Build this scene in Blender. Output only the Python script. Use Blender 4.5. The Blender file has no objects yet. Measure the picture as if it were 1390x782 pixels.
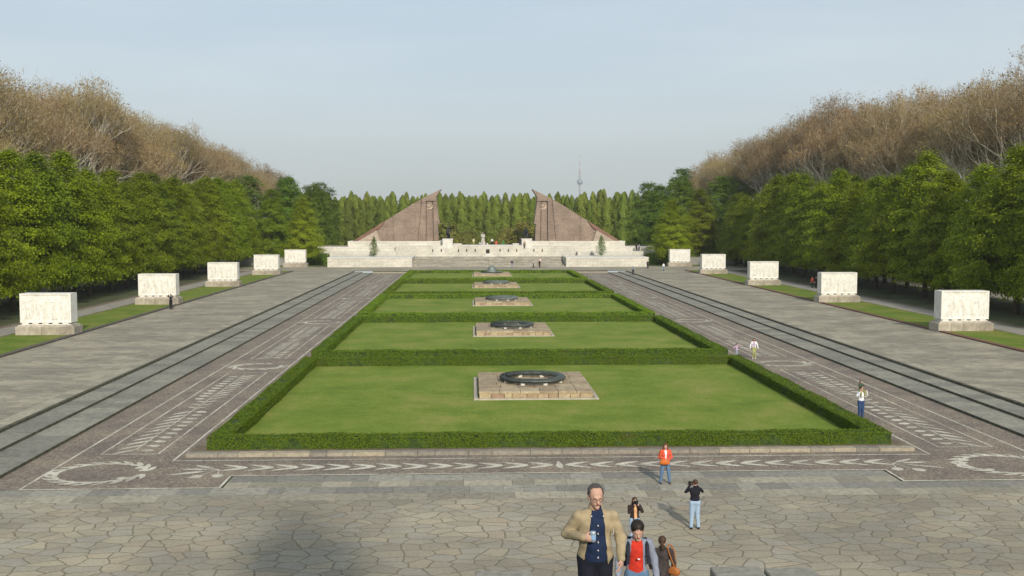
import bpy, bmesh, math, random
import numpy as np
from mathutils import Vector, Matrix
R = math.radians
random.seed(7)
rng = np.random.default_rng(7)
scene = bpy.context.scene
col = scene.collection
# ------------------------------------------------------------------ camera
CAM = Vector((-3.9, 0.0, 11.0))
cam_d = bpy.data.cameras.new('camera'); cam = bpy.data.objects.new('camera', cam_d); col.objects.link(cam)
cam_d.sensor_width = 36; cam_d.lens = 1400/1390*36; cam_d.clip_start = 0.1; cam_d.clip_end = 30000
pitch = math.atan(94/1400); yaw = math.atan(55/1400*math.cos(pitch))
cam.location = CAM
cam.rotation_euler = (math.pi/2 - pitch, 0, -yaw)
scene.camera = cam
scene.render.resolution_x = 1024; scene.render.resolution_y = 576
# ------------------------------------------------------------------ light
SUN_EL, SUN_AZ = 28.0, 11.2            # sun stands behind the camera, 10 degrees to its right
world = bpy.data.worlds.new('World'); scene.world = world; world.use_nodes = True
nt = world.node_tree; nt.nodes.clear()
wo = nt.nodes.new('ShaderNodeOutputWorld'); bg = nt.nodes.new('ShaderNodeBackground')
sky = nt.nodes.new('ShaderNodeTexSky'); sky.sky_type = 'NISHITA'; sky.sun_disc = False
sky.sun_elevation = R(SUN_EL); sky.sun_rotation = R(180 - SUN_AZ)
sky.air_density = 1.0; sky.dust_density = 1.6; sky.ozone_density = 1.5; sky.altitude = 40
tc = nt.nodes.new('ShaderNodeTexCoord'); mp = nt.nodes.new('ShaderNodeMapping'); mp.inputs['Scale'].default_value = (1.2, 1.2, 9)
nz = nt.nodes.new('ShaderNodeTexNoise'); nz.inputs['Scale'].default_value = 2.2; nz.inputs['Detail'].default_value = 6
rp = nt.nodes.new('ShaderNodeValToRGB'); rp.color_ramp.elements[0].position = .35; rp.color_ramp.elements[1].position = .75
rp.color_ramp.elements[0].color = (.52, .52, .52, 1); rp.color_ramp.elements[1].color = (.80, .80, .80, 1)
mx = nt.nodes.new('ShaderNodeMix'); mx.data_type = 'RGBA'
sz_ = nt.nodes.new('ShaderNodeSeparateXYZ'); nt.links.new(tc.outputs['Generated'], sz_.inputs[0])
vr = nt.nodes.new('ShaderNodeValToRGB'); vr.color_ramp.elements[0].position = 0.0; vr.color_ramp.elements[1].position = .30
vr.color_ramp.elements[0].color = (.78, .86, .885, 1); vr.color_ramp.elements[1].color = (.60, .70, .77, 1)
vs = nt.nodes.new('ShaderNodeVectorMath'); vs.operation = 'SCALE'; vs.inputs['Scale'].default_value = 10.0
nt.links.new(sz_.outputs['Z'], vr.inputs[0]); nt.links.new(vr.outputs[0], vs.inputs[0]); nt.links.new(vs.outputs[0], mx.inputs['B'])   # thin veil of haze and cloud
nt.links.new(tc.outputs['Generated'], mp.inputs['Vector']); nt.links.new(mp.outputs[0], nz.inputs['Vector'])
nt.links.new(nz.outputs['Fac'], rp.inputs['Fac']); nt.links.new(rp.outputs['Color'], mx.inputs['Factor'])
nt.links.new(sky.outputs[0], mx.inputs['A']); nt.links.new(mx.outputs['Result'], bg.inputs['Color'])
bg.inputs['Strength'].default_value = 0.09
nt.links.new(bg.outputs[0], wo.inputs[0])
sd = bpy.data.lights.new('sun', 'SUN'); sd.energy = 3.3; sd.angle = R(1.9); sd.color = (1.0, .925, .81)
sun = bpy.data.objects.new('sun', sd); col.objects.link(sun)
ldir = Vector((-math.sin(R(SUN_AZ))*math.cos(R(SUN_EL)), math.cos(R(SUN_AZ))*math.cos(R(SUN_EL)), -math.sin(R(SUN_EL))))
sun.rotation_euler = ldir.to_track_quat('-Z', 'Y').to_euler()
scene.view_settings.view_transform = 'Standard'; scene.view_settings.look = 'None'
scene.view_settings.exposure = 0.35; scene.view_settings.gamma = 1.0
HAZE_DENSITY = 0.00016

# ------------------------------------------------------------------ materials
MATS = {}
def new_mat(name):
    m = bpy.data.materials.new(name); m.use_nodes = True
    return m, m.node_tree, m.node_tree.nodes['Principled BSDF']
def ramp(nt, stops):
    r = nt.nodes.new('ShaderNodeValToRGB'); e = r.color_ramp.elements
    while len(e) < len(stops): e.new(0.5)
    for i, (p, c) in enumerate(stops):
        e[i].position = p; e[i].color = tuple(c)+(1,) if len(c) == 3 else c
    return r
def coords(nt, scale=(1, 1, 1), which='Object'):
    t = nt.nodes.new('ShaderNodeTexCoord'); m = nt.nodes.new('ShaderNodeMapping'); m.inputs['Scale'].default_value = scale
    nt.links.new(t.outputs[which], m.inputs['Vector']); return m.outputs[0]
def noise(nt, vec, scale, detail=4, rough=.6):
    n = nt.nodes.new('ShaderNodeTexNoise'); n.inputs['Scale'].default_value = scale; n.inputs['Detail'].default_value = detail
    n.inputs['Roughness'].default_value = rough; nt.links.new(vec, n.inputs['Vector']); return n.outputs['Fac']
def mix(nt, fac, a, b, mode='MIX'):
    m = nt.nodes.new('ShaderNodeMix'); m.data_type = 'RGBA'; m.blend_type = mode
    for s, v in (('Factor', fac), ('A', a), ('B', b)):
        if isinstance(v, (tuple, list)): m.inputs[s].default_value = tuple(v)+(1,)
        elif isinstance(v, (int, float)): m.inputs[s].default_value = v
        else: nt.links.new(v, m.inputs[s])
    return m.outputs['Result']
def bump(nt, bs, h, strength=.4, dist=.02):
    b = nt.nodes.new('ShaderNodeBump'); b.inputs['Strength'].default_value = strength; b.inputs['Distance'].default_value = dist
    nt.links.new(h, b.inputs['Height']); nt.links.new(b.outputs[0], bs.inputs['Normal'])
def plain(name, c, rough=.8, var=.25, scale=6, metal=0, bmp=0, scale3=(1, 1, 1)):
    """one colour with blotchy variation"""
    if name in MATS: return MATS[name]
    m, nt, bs = new_mat(name); v = coords(nt, scale3)
    n = noise(nt, v, scale, 5)
    lo = tuple(x*(1-var) for x in c); hi = tuple(min(1, x*(1+var)) for x in c)
    r = ramp(nt, [(.3, lo), (.7, hi)]); nt.links.new(n, r.inputs[0]); nt.links.new(r.outputs[0], bs.inputs['Base Color'])
    bs.inputs['Roughness'].default_value = rough; bs.inputs['Metallic'].default_value = metal
    bs.inputs['Specular IOR Level'].default_value = .25
    if bmp: bump(nt, bs, n, .5, bmp)
    MATS[name] = m; return m
def island(name, stops, rough=.85, scale=5, stain=(.08, .07, .06), stain_amt=.5):
    """stone blocks: each block its own tone, plus stains"""
    if name in MATS: return MATS[name]
    m, nt, bs = new_mat(name); v = coords(nt)
    g = nt.nodes.new('ShaderNodeNewGeometry')
    r = ramp(nt, stops); nt.links.new(g.outputs['Random Per Island'], r.inputs[0])
    n = noise(nt, v, scale, 6); n2 = noise(nt, v, scale*.15, 3)
    r2 = ramp(nt, [(.35, (.72, .72, .72)), (.7, (1.15, 1.15, 1.15))]); nt.links.new(n, r2.inputs[0])
    c = mix(nt, 1.0, r.outputs[0], r2.outputs[0], 'MULTIPLY')
    r3 = ramp(nt, [(.5, (0, 0, 0)), (.72, (stain_amt,)*3)]); nt.links.new(n2, r3.inputs[0])
    c = mix(nt, r3.outputs[0], c, stain)
    nt.links.new(c, bs.inputs['Base Color']); bs.inputs['Roughness'].default_value = rough; bs.inputs['Specular IOR Level'].default_value = .25
    bump(nt, bs, n, .4, .01)
    MATS[name] = m; return m
def leafmat(name, stops, trans=.35, patch=None, pscale=.6):
    if name in MATS: return MATS[name]
    m, nt, bs = new_mat(name)
    g = nt.nodes.new('ShaderNodeNewGeometry'); r = ramp(nt, stops); nt.links.new(g.outputs['Random Per Island'], r.inputs[0])
    c = r.outputs[0]
    oi = nt.nodes.new('ShaderNodeObjectInfo'); hs = nt.nodes.new('ShaderNodeHueSaturation')
    mr = nt.nodes.new('ShaderNodeMapRange'); mr.inputs['To Min'].default_value = .478; mr.inputs['To Max'].default_value = .503
    nt.links.new(oi.outputs['Random'], mr.inputs['Value']); nt.links.new(mr.outputs[0], hs.inputs['Hue'])
    mr2 = nt.nodes.new('ShaderNodeMapRange'); mr2.inputs['To Min'].default_value = .90; mr2.inputs['To Max'].default_value = 1.48
    mu = nt.nodes.new('ShaderNodeMath'); mu.operation = 'MULTIPLY'; mu.inputs[1].default_value = 7.31
    fr = nt.nodes.new('ShaderNodeMath'); fr.operation = 'FRACT'
    nt.links.new(oi.outputs['Random'], mu.inputs[0]); nt.links.new(mu.outputs[0], fr.inputs[0]); nt.links.new(fr.outputs[0], mr2.inputs['Value'])
    nt.links.new(mr2.outputs[0], hs.inputs['Value']); nt.links.new(c, hs.inputs['Color']); c = hs.outputs[0]
    if patch:
        n = noise(nt, coords(nt), pscale, 3); rr = ramp(nt, [(.60, (0, 0, 0)), (.78, (.65, .65, .65))]); nt.links.new(n, rr.inputs[0])
        c = mix(nt, rr.outputs[0], c, patch)
    nt.links.new(c, bs.inputs['Base Color']); bs.inputs['Roughness'].default_value = .6; bs.inputs['Specular IOR Level'].default_value = .2
    tr = nt.nodes.new('ShaderNodeBsdfTranslucent'); nt.links.new(c, tr.inputs['Color'])
    ms = nt.nodes.new('ShaderNodeMixShader'); ms.inputs[0].default_value = trans
    out = nt.nodes['Material Output']
    nt.links.new(bs.outputs[0], ms.inputs[1]); nt.links.new(tr.outputs[0], ms.inputs[2]); nt.links.new(ms.outputs[0], out.inputs[0])
    MATS[name] = m; return m
def paving(name, stops, scale, mortar, mw=.03, aniso=(1, 1, 1), warp=.35, mfac=.85, stain=.3):
    """irregular stone slabs with joints"""
    m, nt, bs = new_mat(name); v = coords(nt, aniso)
    wn = nt.nodes.new('ShaderNodeTexNoise'); wn.inputs['Scale'].default_value = .7; nt.links.new(v, wn.inputs['Vector'])
    vm = nt.nodes.new('ShaderNodeVectorMath'); vm.operation = 'MULTIPLY_ADD'; vm.inputs[1].default_value = (warp,)*3
    nt.links.new(wn.outputs['Color'], vm.inputs[0]); nt.links.new(v, vm.inputs[2]); v2 = vm.outputs[0]
    def vor(feat):
        o = nt.nodes.new('ShaderNodeTexVoronoi'); o.voronoi_dimensions = '2D'; o.feature = feat; o.inputs['Scale'].default_value = scale
        o.inputs['Randomness'].default_value = .85; nt.links.new(v2, o.inputs['Vector']); return o
    e = vor('DISTANCE_TO_EDGE'); f = vor('F1')
    sp = nt.nodes.new('ShaderNodeSeparateColor'); nt.links.new(f.outputs['Color'], sp.inputs[0])
    r = ramp(nt, stops); nt.links.new(sp.outputs[0], r.inputs[0])
    n = noise(nt, v, 9, 6); r2 = ramp(nt, [(.3, (.8, .8, .8)), (.72, (1.15, 1.15, 1.15))]); nt.links.new(n, r2.inputs[0])
    c = mix(nt, 1.0, r.outputs[0], r2.outputs[0], 'MULTIPLY')
    n2 = noise(nt, v, .16, 4); r3 = ramp(nt, [(.42, (1-stain,)*3), (.62, (1.08, 1.07, 1.04))]); nt.links.new(n2, r3.inputs[0])
    c = mix(nt, 1.0, c, r3.outputs[0], 'MULTIPLY')
    rm = ramp(nt, [(mw*.35, (mfac,)*3), (mw, (0, 0, 0))]); nt.links.new(e.outputs['Distance'], rm.inputs[0])
    c = mix(nt, rm.outputs[0], c, mortar)
    nt.links.new(c, bs.inputs['Base Color']); bs.inputs['Roughness'].default_value = .8; bs.inputs['Specular IOR Level'].default_value = .3
    rb = ramp(nt, [(0, (0, 0, 0)), (mw*1.4, (1, 1, 1))]); nt.links.new(e.outputs['Distance'], rb.inputs[0])
    bump(nt, bs, rb.outputs[0], .5, .02)
    return m
def brickmat(name, c1, c2, mortar, w, h, mort=.02, swz='XY', var=.25, nscale=.4, rough=.85, stain=.25):
    """ashlar or setts: rows of blocks in the chosen plane"""
    m, nt, bs = new_mat(name)
    t = nt.nodes.new('ShaderNodeTexCoord'); s = nt.nodes.new('ShaderNodeSeparateXYZ'); cb = nt.nodes.new('ShaderNodeCombineXYZ')
    nt.links.new(t.outputs['Object'], s.inputs[0])
    nt.links.new(s.outputs[swz[0]], cb.inputs[0]); nt.links.new(s.outputs[swz[1]], cb.inputs[1])
    b = nt.nodes.new('ShaderNodeTexBrick'); b.inputs['Scale'].default_value = 1; b.inputs['Brick Width'].default_value = w
    b.inputs['Row Height'].default_value = h; b.inputs['Mortar Size'].default_value = mort; b.inputs['Mortar Smooth'].default_value = .3
    b.inputs['Color1'].default_value = c1+(1,); b.inputs['Color2'].default_value = c2+(1,); b.inputs['Mortar'].default_value = mortar+(1,)
    nt.links.new(cb.outputs[0], b.inputs['Vector'])
    n = noise(nt, t.outputs['Object'], nscale*8, 6); r2 = ramp(nt, [(.3, (1-var,)*3), (.7, (1+var*.6,)*3)]); nt.links.new(n, r2.inputs[0])
    c = mix(nt, 1.0, b.outputs['Color'], r2.outputs[0], 'MULTIPLY')
    n2 = noise(nt, t.outputs['Object'], nscale, 4); r3 = ramp(nt, [(.4, (1-stain,)*3), (.65, (1.05,)*3)]); nt.links.new(n2, r3.inputs[0])
    c = mix(nt, 1.0, c, r3.outputs[0], 'MULTIPLY')
    nt.links.new(c, bs.inputs['Base Color']); bs.inputs['Roughness'].default_value = rough; bs.inputs['Specular IOR Level'].default_value = .25
    bump(nt, bs, n, .3, .01)
    return m

# ------------------------------------------------------------------ mesh helpers
def tag(o, label=None, cat=None, group=None, kind=None):
    if label: o['label'] = label
    if cat: o['category'] = cat
    if group: o['group'] = group
    if kind: o['kind'] = kind
    return o
def empty(name, loc=(0, 0, 0), rz=0):
    o = bpy.data.objects.new(name, None); o.empty_display_size = .3; col.objects.link(o); o.location = loc; o.rotation_euler = (0, 0, rz); return o
def mk(name, V, Fc, mats, parent=None, mi=None, smooth=False, loc=None):
    """V (n,3); Fc (m,4) or (m,3) array or list of lists"""
    me = bpy.data.meshes.new(name)
    if isinstance(Fc, np.ndarray) and len(Fc):
        V = np.asarray(V, dtype=np.float32); k = Fc.shape[1]
        me.vertices.add(len(V)); me.vertices.foreach_set('co', V.ravel())
        me.loops.add(Fc.size); me.loops.foreach_set('vertex_index', Fc.astype(np.int32).ravel())
        me.polygons.add(len(Fc)); me.polygons.foreach_set('loop_start', np.arange(0, Fc.size, k, dtype=np.int32))
        me.update(calc_edges=True)
    else:
        me.from_pydata([tuple(map(float, v)) for v in V], [], [list(map(int, f)) for f in Fc])
    if not isinstance(mats, (list, tuple)): mats = [mats]
    for m in mats: me.materials.append(m)
    if mi is not None: me.polygons.foreach_set('material_index', np.asarray(mi, dtype=np.int32))
    if smooth: me.polygons.foreach_set('use_smooth', np.ones(len(me.polygons), dtype=bool))
    me.update(); me.validate()
    o = bpy.data.objects.new(name, me); col.objects.link(o)
    if parent: o.parent = parent
    if loc: o.location = loc
    return o
class MB:
    def __init__(s): s.v = []; s.f = []; s.m = []
    def add(s, V, Fc, mi=0):
        b = len(s.v); s.v += [tuple(p) for p in V]; s.f += [[b+i for i in q] for q in Fc]; s.m += [mi]*len(Fc); return s
    def box(s, x0, x1, y0, y1, z0, z1, mi=0, top=0):
        V = [(x0, y0, z0), (x1, y0, z0), (x1, y1, z0), (x0, y1, z0), (x0+top, y0+top, z1), (x1-top, y0+top, z1), (x1-top, y1-top, z1), (x0+top, y1-top, z1)]
        return s.add(V, [(3, 2, 1, 0), (4, 5, 6, 7), (0, 1, 5, 4), (1, 2, 6, 5), (2, 3, 7, 6), (3, 0, 4, 7)], mi)
    def bbox(s, x0, x1, y0, y1, z0, z1, b=.02, mi=0):
        """box with bevelled top and vertical edges"""
        ring = lambda i, z: [(x0+i+b, y0+i, z), (x1-i-b, y0+i, z), (x1-i, y0+i+b, z), (x1-i, y1-i-b, z), (x1-i-b, y1-i, z), (x0+i+b, y1-i, z), (x0+i, y1-i-b, z), (x0+i, y0+i+b, z)]
        V = ring(0, z0)+ring(0, z1-b)+ring(b, z1)
        Fc = []
        for k in range(2):
            for i in range(8):
                j = (i+1) % 8; Fc.append((k*8+i, k*8+j, k*8+8+j, k*8+8+i))
        Fc.append(tuple(range(16, 24))); Fc.append(tuple(range(7, -1, -1)))
        return s.add(V, Fc, mi)
    def sheet(s, x0, x1, y0, y1, z, mi=0): return s.add([(x0, y0, z), (x1, y0, z), (x1, y1, z), (x0, y1, z)], [(0, 1, 2, 3)], mi)
    def poly(s, pts, z, mi=0): return s.add([(x, y, z) for x, y in pts], [tuple(range(len(pts)))], mi)
    def prism_xz(s, pts, y0, y1, mi=0):
        """extrude an outline in x,z between y0 (front) and y1; outline anticlockwise seen from -y"""
        n = len(pts); V = [(x, y0, z) for x, z in pts]+[(x, y1, z) for x, z in pts]
        Fc = [tuple(range(n)), tuple(range(2*n-1, n-1, -1))]+[(i, i+n, (i+1) % n+n, (i+1) % n) for i in range(n)]
        return s.add(V, Fc, mi)
    def tube(s, a, b, ra, rb=None, n=8, mi=0, caps=True):
        rb = ra if rb is None else rb; a = Vector(a); b = Vector(b); d = (b-a)
        q = d.to_track_quat('Z', 'Y'); V = []
        for p, r in ((a, ra), (b, rb)):
            for i in range(n):
                t = 2*math.pi*i/n; V.append(p+q @ Vector((r*math.cos(t), r*math.sin(t), 0)))
        Fc = [(i, (i+1) % n, n+(i+1) % n, n+i) for i in range(n)]
        if caps: Fc += [tuple(range(n-1, -1, -1)), tuple(range(n, 2*n))]
        return s.add(V, Fc, mi)
    def lathe(s, prof, c=(0, 0, 0), n=24, mi=0):
        V = []; Fc = []
        for r, z in prof:
            for i in range(n):
                t = 2*math.pi*i/n; V.append((c[0]+r*math.cos(t), c[1]+r*math.sin(t), c[2]+z))
        for k in range(len(prof)-1):
            for i in range(n):
                j = (i+1) % n; Fc.append((k*n+i, k*n+j, k*n+n+j, k*n+n+i))
        return s.add(V, Fc, mi)
    def build(s, name, mats, parent=None, smooth=False, loc=None):
        o = mk(name, s.v, s.f, mats, parent, s.m, smooth, loc)
        return o
def copy_tree(o, parent=None):
    c = o.copy(); col.objects.link(c); c.parent = parent
    for ch in list(o.children): copy_tree(ch, c)
    return c

# ================================================================== SETTING
ZR = .45                                   # level of the roads; the garden court lies at 0
m_earth = plain('park_earth', (.075, .085, .035), .95, .45, .12)
m_cobble = None
def mk_mosaic():
    m, nt, bs = new_mat('mosaic_setts'); v = coords(nt)
    f = nt.nodes.new('ShaderNodeTexVoronoi'); f.voronoi_dimensions = '2D'; f.inputs['Scale'].default_value = 14; nt.links.new(v, f.inputs['Vector'])
    sp = nt.nodes.new('ShaderNodeSeparateColor'); nt.links.new(f.outputs['Color'], sp.inputs[0])
    r = ramp(nt, [(0, (.112, .089, .070)), (.5, (.175, .142, .112)), (.92, (.235, .195, .152)), (1, (.32, .29, .23))]); nt.links.new(sp.outputs[0], r.inputs[0])
    n = noise(nt, v, .35, 5); r2 = ramp(nt, [(.35, (.8, .78, .8)), (.65, (1.25, 1.22, 1.1))]); nt.links.new(n, r2.inputs[0])
    c = mix(nt, 1.0, r.outputs[0], r2.outputs[0], 'MULTIPLY'); nt.links.new(c, bs.inputs['Base Color']); bs.inputs['Roughness'].default_value = .85
    return m
m_mosaic = mk_mosaic()
def mk_whitestone():
    m, nt, bs = new_mat('mosaic_white_stones'); v = coords(nt)
    f = nt.nodes.new('ShaderNodeTexVoronoi'); f.voronoi_dimensions = '2D'; f.inputs['Scale'].default_value = 14; nt.links.new(v, f.inputs['Vector'])
    sp = nt.nodes.new('ShaderNodeSeparateColor'); nt.links.new(f.outputs['Color'], sp.inputs[0])
    r = ramp(nt, [(0, (.30, .28, .22)), (.15, (.46, .43, .35)), (1, (.62, .58, .47))]); nt.links.new(sp.outputs[0], r.inputs[0])
    n = noise(nt, v, .5, 5); r2 = ramp(nt, [(.35, (.62, .6, .58)), (.6, (1.05, 1.05, 1.05))]); nt.links.new(n, r2.inputs[0])
    c = mix(nt, 1.0, r.outputs[0], r2.outputs[0], 'MULTIPLY'); nt.links.new(c, bs.inputs['Base Color']); bs.inputs['Roughness'].default_value = .85
    return m
m_white = mk_whitestone()
m_crazy = paving('crazy_paving', [(0, (.295, .26, .195)), (.3, (.335, .297, .22)), (.6, (.32, .293, .238)), (.85, (.372, .33, .235)), (1, (.34, .28, .205))], 1.45, (.125, .105, .065), .048, aniso=(.85, 1.15, 1), warp=.6, stain=.24, mfac=.8)
m_road = paving('road_slabs', [(0, (.26, .232, .175)), (.4, (.32, .287, .217)), (.8, (.38, .34, .255)), (1, (.30, .275, .215))], 1.3, (.13, .12, .09), .07, aniso=(1, 1.6, 1), warp=.3, mfac=.35, stain=.25)
m_slab = island('granite_slabs', [(0, (.25, .225, .17)), (.5, (.32, .29, .22)), (1, (.39, .35, .265))], scale=4, stain_amt=.15)
m_slab_blue = island('grey_slabs', [(0, (.21, .20, .17)), (.5, (.26, .245, .205)), (1, (.33, .31, .255))], scale=4, stain_amt=.1)
m_tread = island('step_slabs', [(0, (.20, .192, .16)), (.5, (.24, .23, .19)), (1, (.29, .275, .22))], scale=4, stain_amt=.25)
m_riser = plain('mossy_riser', (.085, .082, .055), .95, .4, 2)
m_kerbstone = island('kerb_stone', [(0, (.23, .205, .17)), (.6, (.30, .27, .215)), (1, (.38, .33, .24))], scale=4, stain_amt=.2)
m_dirt = plain('bare_soil', (.16, .125, .085), .95, .3, 1.5)
m_path = plain('gravel_path', (.27, .25, .21), .95, .18, .8)
def mk_grass(name, a, b, c, spots=0):
    m, nt, bs = new_mat(name); v = coords(nt)
    n = noise(nt, v, .22, 7, .72); r = ramp(nt, [(.34, a), (.5, b), (.68, c)]); nt.links.new(n, r.inputs[0])
    v3 = coords(nt, (1, 1, 1)); n2 = noise(nt, v3, 7, 7, .85); r2 = ramp(nt, [(.25, (.62, .62, .62)), (.75, (1.35, 1.35, 1.3))]); nt.links.new(n2, r2.inputs[0])
    cc = mix(nt, 1.0, r.outputs[0], r2.outputs[0], 'MULTIPLY')
    if spots:
        vo = nt.nodes.new('ShaderNodeTexVoronoi'); vo.voronoi_dimensions = '2D'; vo.inputs['Scale'].default_value = 1.6; nt.links.new(v, vo.inputs['Vector'])
        rs = ramp(nt, [(0, (1, 1, 1)), (.05, (1, 1, 1)), (.07, (0, 0, 0))]); nt.links.new(vo.outputs['Distance'], rs.inputs[0])
        n4 = noise(nt, v, .12, 2); r4 = ramp(nt, [(.60, (0, 0, 0)), (.64, (1, 1, 1))]); nt.links.new(n4, r4.inputs[0])
        fac = mix(nt, 1.0, rs.outputs[0], r4.outputs[0], 'MULTIPLY'); cc = mix(nt, fac, cc, (.45, .38, .03))
    nt.links.new(cc, bs.inputs['Base Color']); bs.inputs['Roughness'].default_value = .9; bs.inputs['Specular IOR Level'].default_value = .1
    bump(nt, bs, n2, .6, .03)
    return m
m_lawn = mk_grass('lawn_grass', (.11, .165, .022), (.155, .21, .032), (.24, .24, .065), 1)
m_strip = mk_grass('verge_grass', (.09, .15, .02), (.14, .19, .03), (.23, .20, .06))

# ground: one sheet to the horizon at road level with the sunken court let into it
XS, YS0, YS1 = 23.9, 24.0, 209.0
mb = MB(); Z = ZR-.06; BIG = 9000
HX = 27.8
mb.sheet(-BIG, -HX, -BIG, BIG, Z); mb.sheet(HX, BIG, -BIG, BIG, Z); mb.sheet(-HX, HX, YS1+.4, BIG, Z); mb.sheet(-HX, HX, -BIG, YS0-24, Z)
mb.sheet(-HX, HX, YS0-24, YS1+.4, -.06)
tag(mb.build('ground', m_earth), kind='structure')
# forecourt of crazy paving with borders of cut slabs
mb = MB(); mb.sheet(-HX, HX, 0, 24, -.004); mb.sheet(-XS, XS, 24, 40.0, 0)
tag(mb.build('forecourt_paving', m_crazy), kind='structure')
def slab_rows(name, rects, mat, z=0., th=.05, gap=.012, kind='structure'):
    """rects: (x0,x1,y0,y1,nx,ny,jitter)"""
    mb = MB()
    for x0, x1, y0, y1, nx, ny, jit in rects:
        ys = np.linspace(y0, y1, ny+1)
        for j in range(ny):
            xs = np.linspace(x0, x1, nx+1); d = (x1-x0)/nx
            xs[1:-1] += rng.uniform(-jit, jit, nx-1)*d
            for i in range(nx):
                t = rng.uniform(0, .003)
                mb.box(xs[i]+gap/2, xs[i+1]-gap/2, ys[j]+gap/2, ys[j+1]-gap/2, z-th, z+t)
    o = mb.build(name, mat); 
    if kind: tag(o, kind=kind)
    return o
mb = MB(); mb.sheet(-XS, XS, 40.0, 47, -.03); tag(mb.build('paving_bed', m_riser), kind='structure')
slab_rows('border_slabs', [(-XS, XS, 40.0, 40.95, 42, 1, .3), (-14.1, 14.1, 42.0, 42.9, 22, 1, .35)], m_slab)
slab_rows('border_bands', [(-XS, -14.5, 40.95, 41.95, 8, 1, .2), (14.5, XS, 40.95, 41.95, 8, 1, .2), (-14.1, 14.1, 42.9, 43.93, 14, 1, .2), (-14.5, 14.5, 40.95, 42.0, 27, 1, .25)], m_slab_blue)

# mosaic paving: brown setts with white stone lines, leaf branches and wreaths, one sheet per side plus the front band
def leaf_pts(cx, cy, ang, L, W, round_=False):
    out = []; n = 12
    for i in range(n):
        t = 2*math.pi*i/n
        if round_: px, py = L/2*math.cos(t), W/2*math.sin(t)
        else:
            px = L/2*math.cos(t); py = W/2*math.sin(t)*(1-.35*math.cos(t))*(abs(math.sin(t))**.3)
        out.append((cx+px*math.cos(ang)-py*math.sin(ang), cy+px*math.sin(ang)+py*math.cos(ang)))
    return out
def line(mb, a, b, w, z, mi=1):
    ax, ay = a; bx, by = b; dx, dy = bx-ax, by-ay; L = math.hypot(dx, dy); nx, ny = -dy/L*w/2, dx/L*w/2
    mb.poly([(ax-nx, ay-ny), (bx-nx, by-ny), (bx+nx, by+ny), (ax+nx, ay+ny)], z, mi)
LF = [49.5, 81.3, 113.8, 146.8, 179.8]; LB = [76.2, 108.5, 141, 174, 207]      # inner edges of the hedges round each lawn
HO = 16.4; HT = 1.0                                                     # hedge outer half width, thickness
def twig_leaf(mb, x, y, a, L, W, z, rnd=False, stalk=0):
    """leaf growing from (x,y) in direction a"""
    if stalk: line(mb, (x, y), (x+stalk*math.cos(a), y+stalk*math.sin(a)), .06, z)
    d = stalk+L/2; mb.poly(leaf_pts(x+d*math.cos(a), y+d*math.sin(a), a, L, W, rnd), z, 1)
zc = [0.006]
def nz_():
    zc[0] += .00001; return zc[0]
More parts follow.
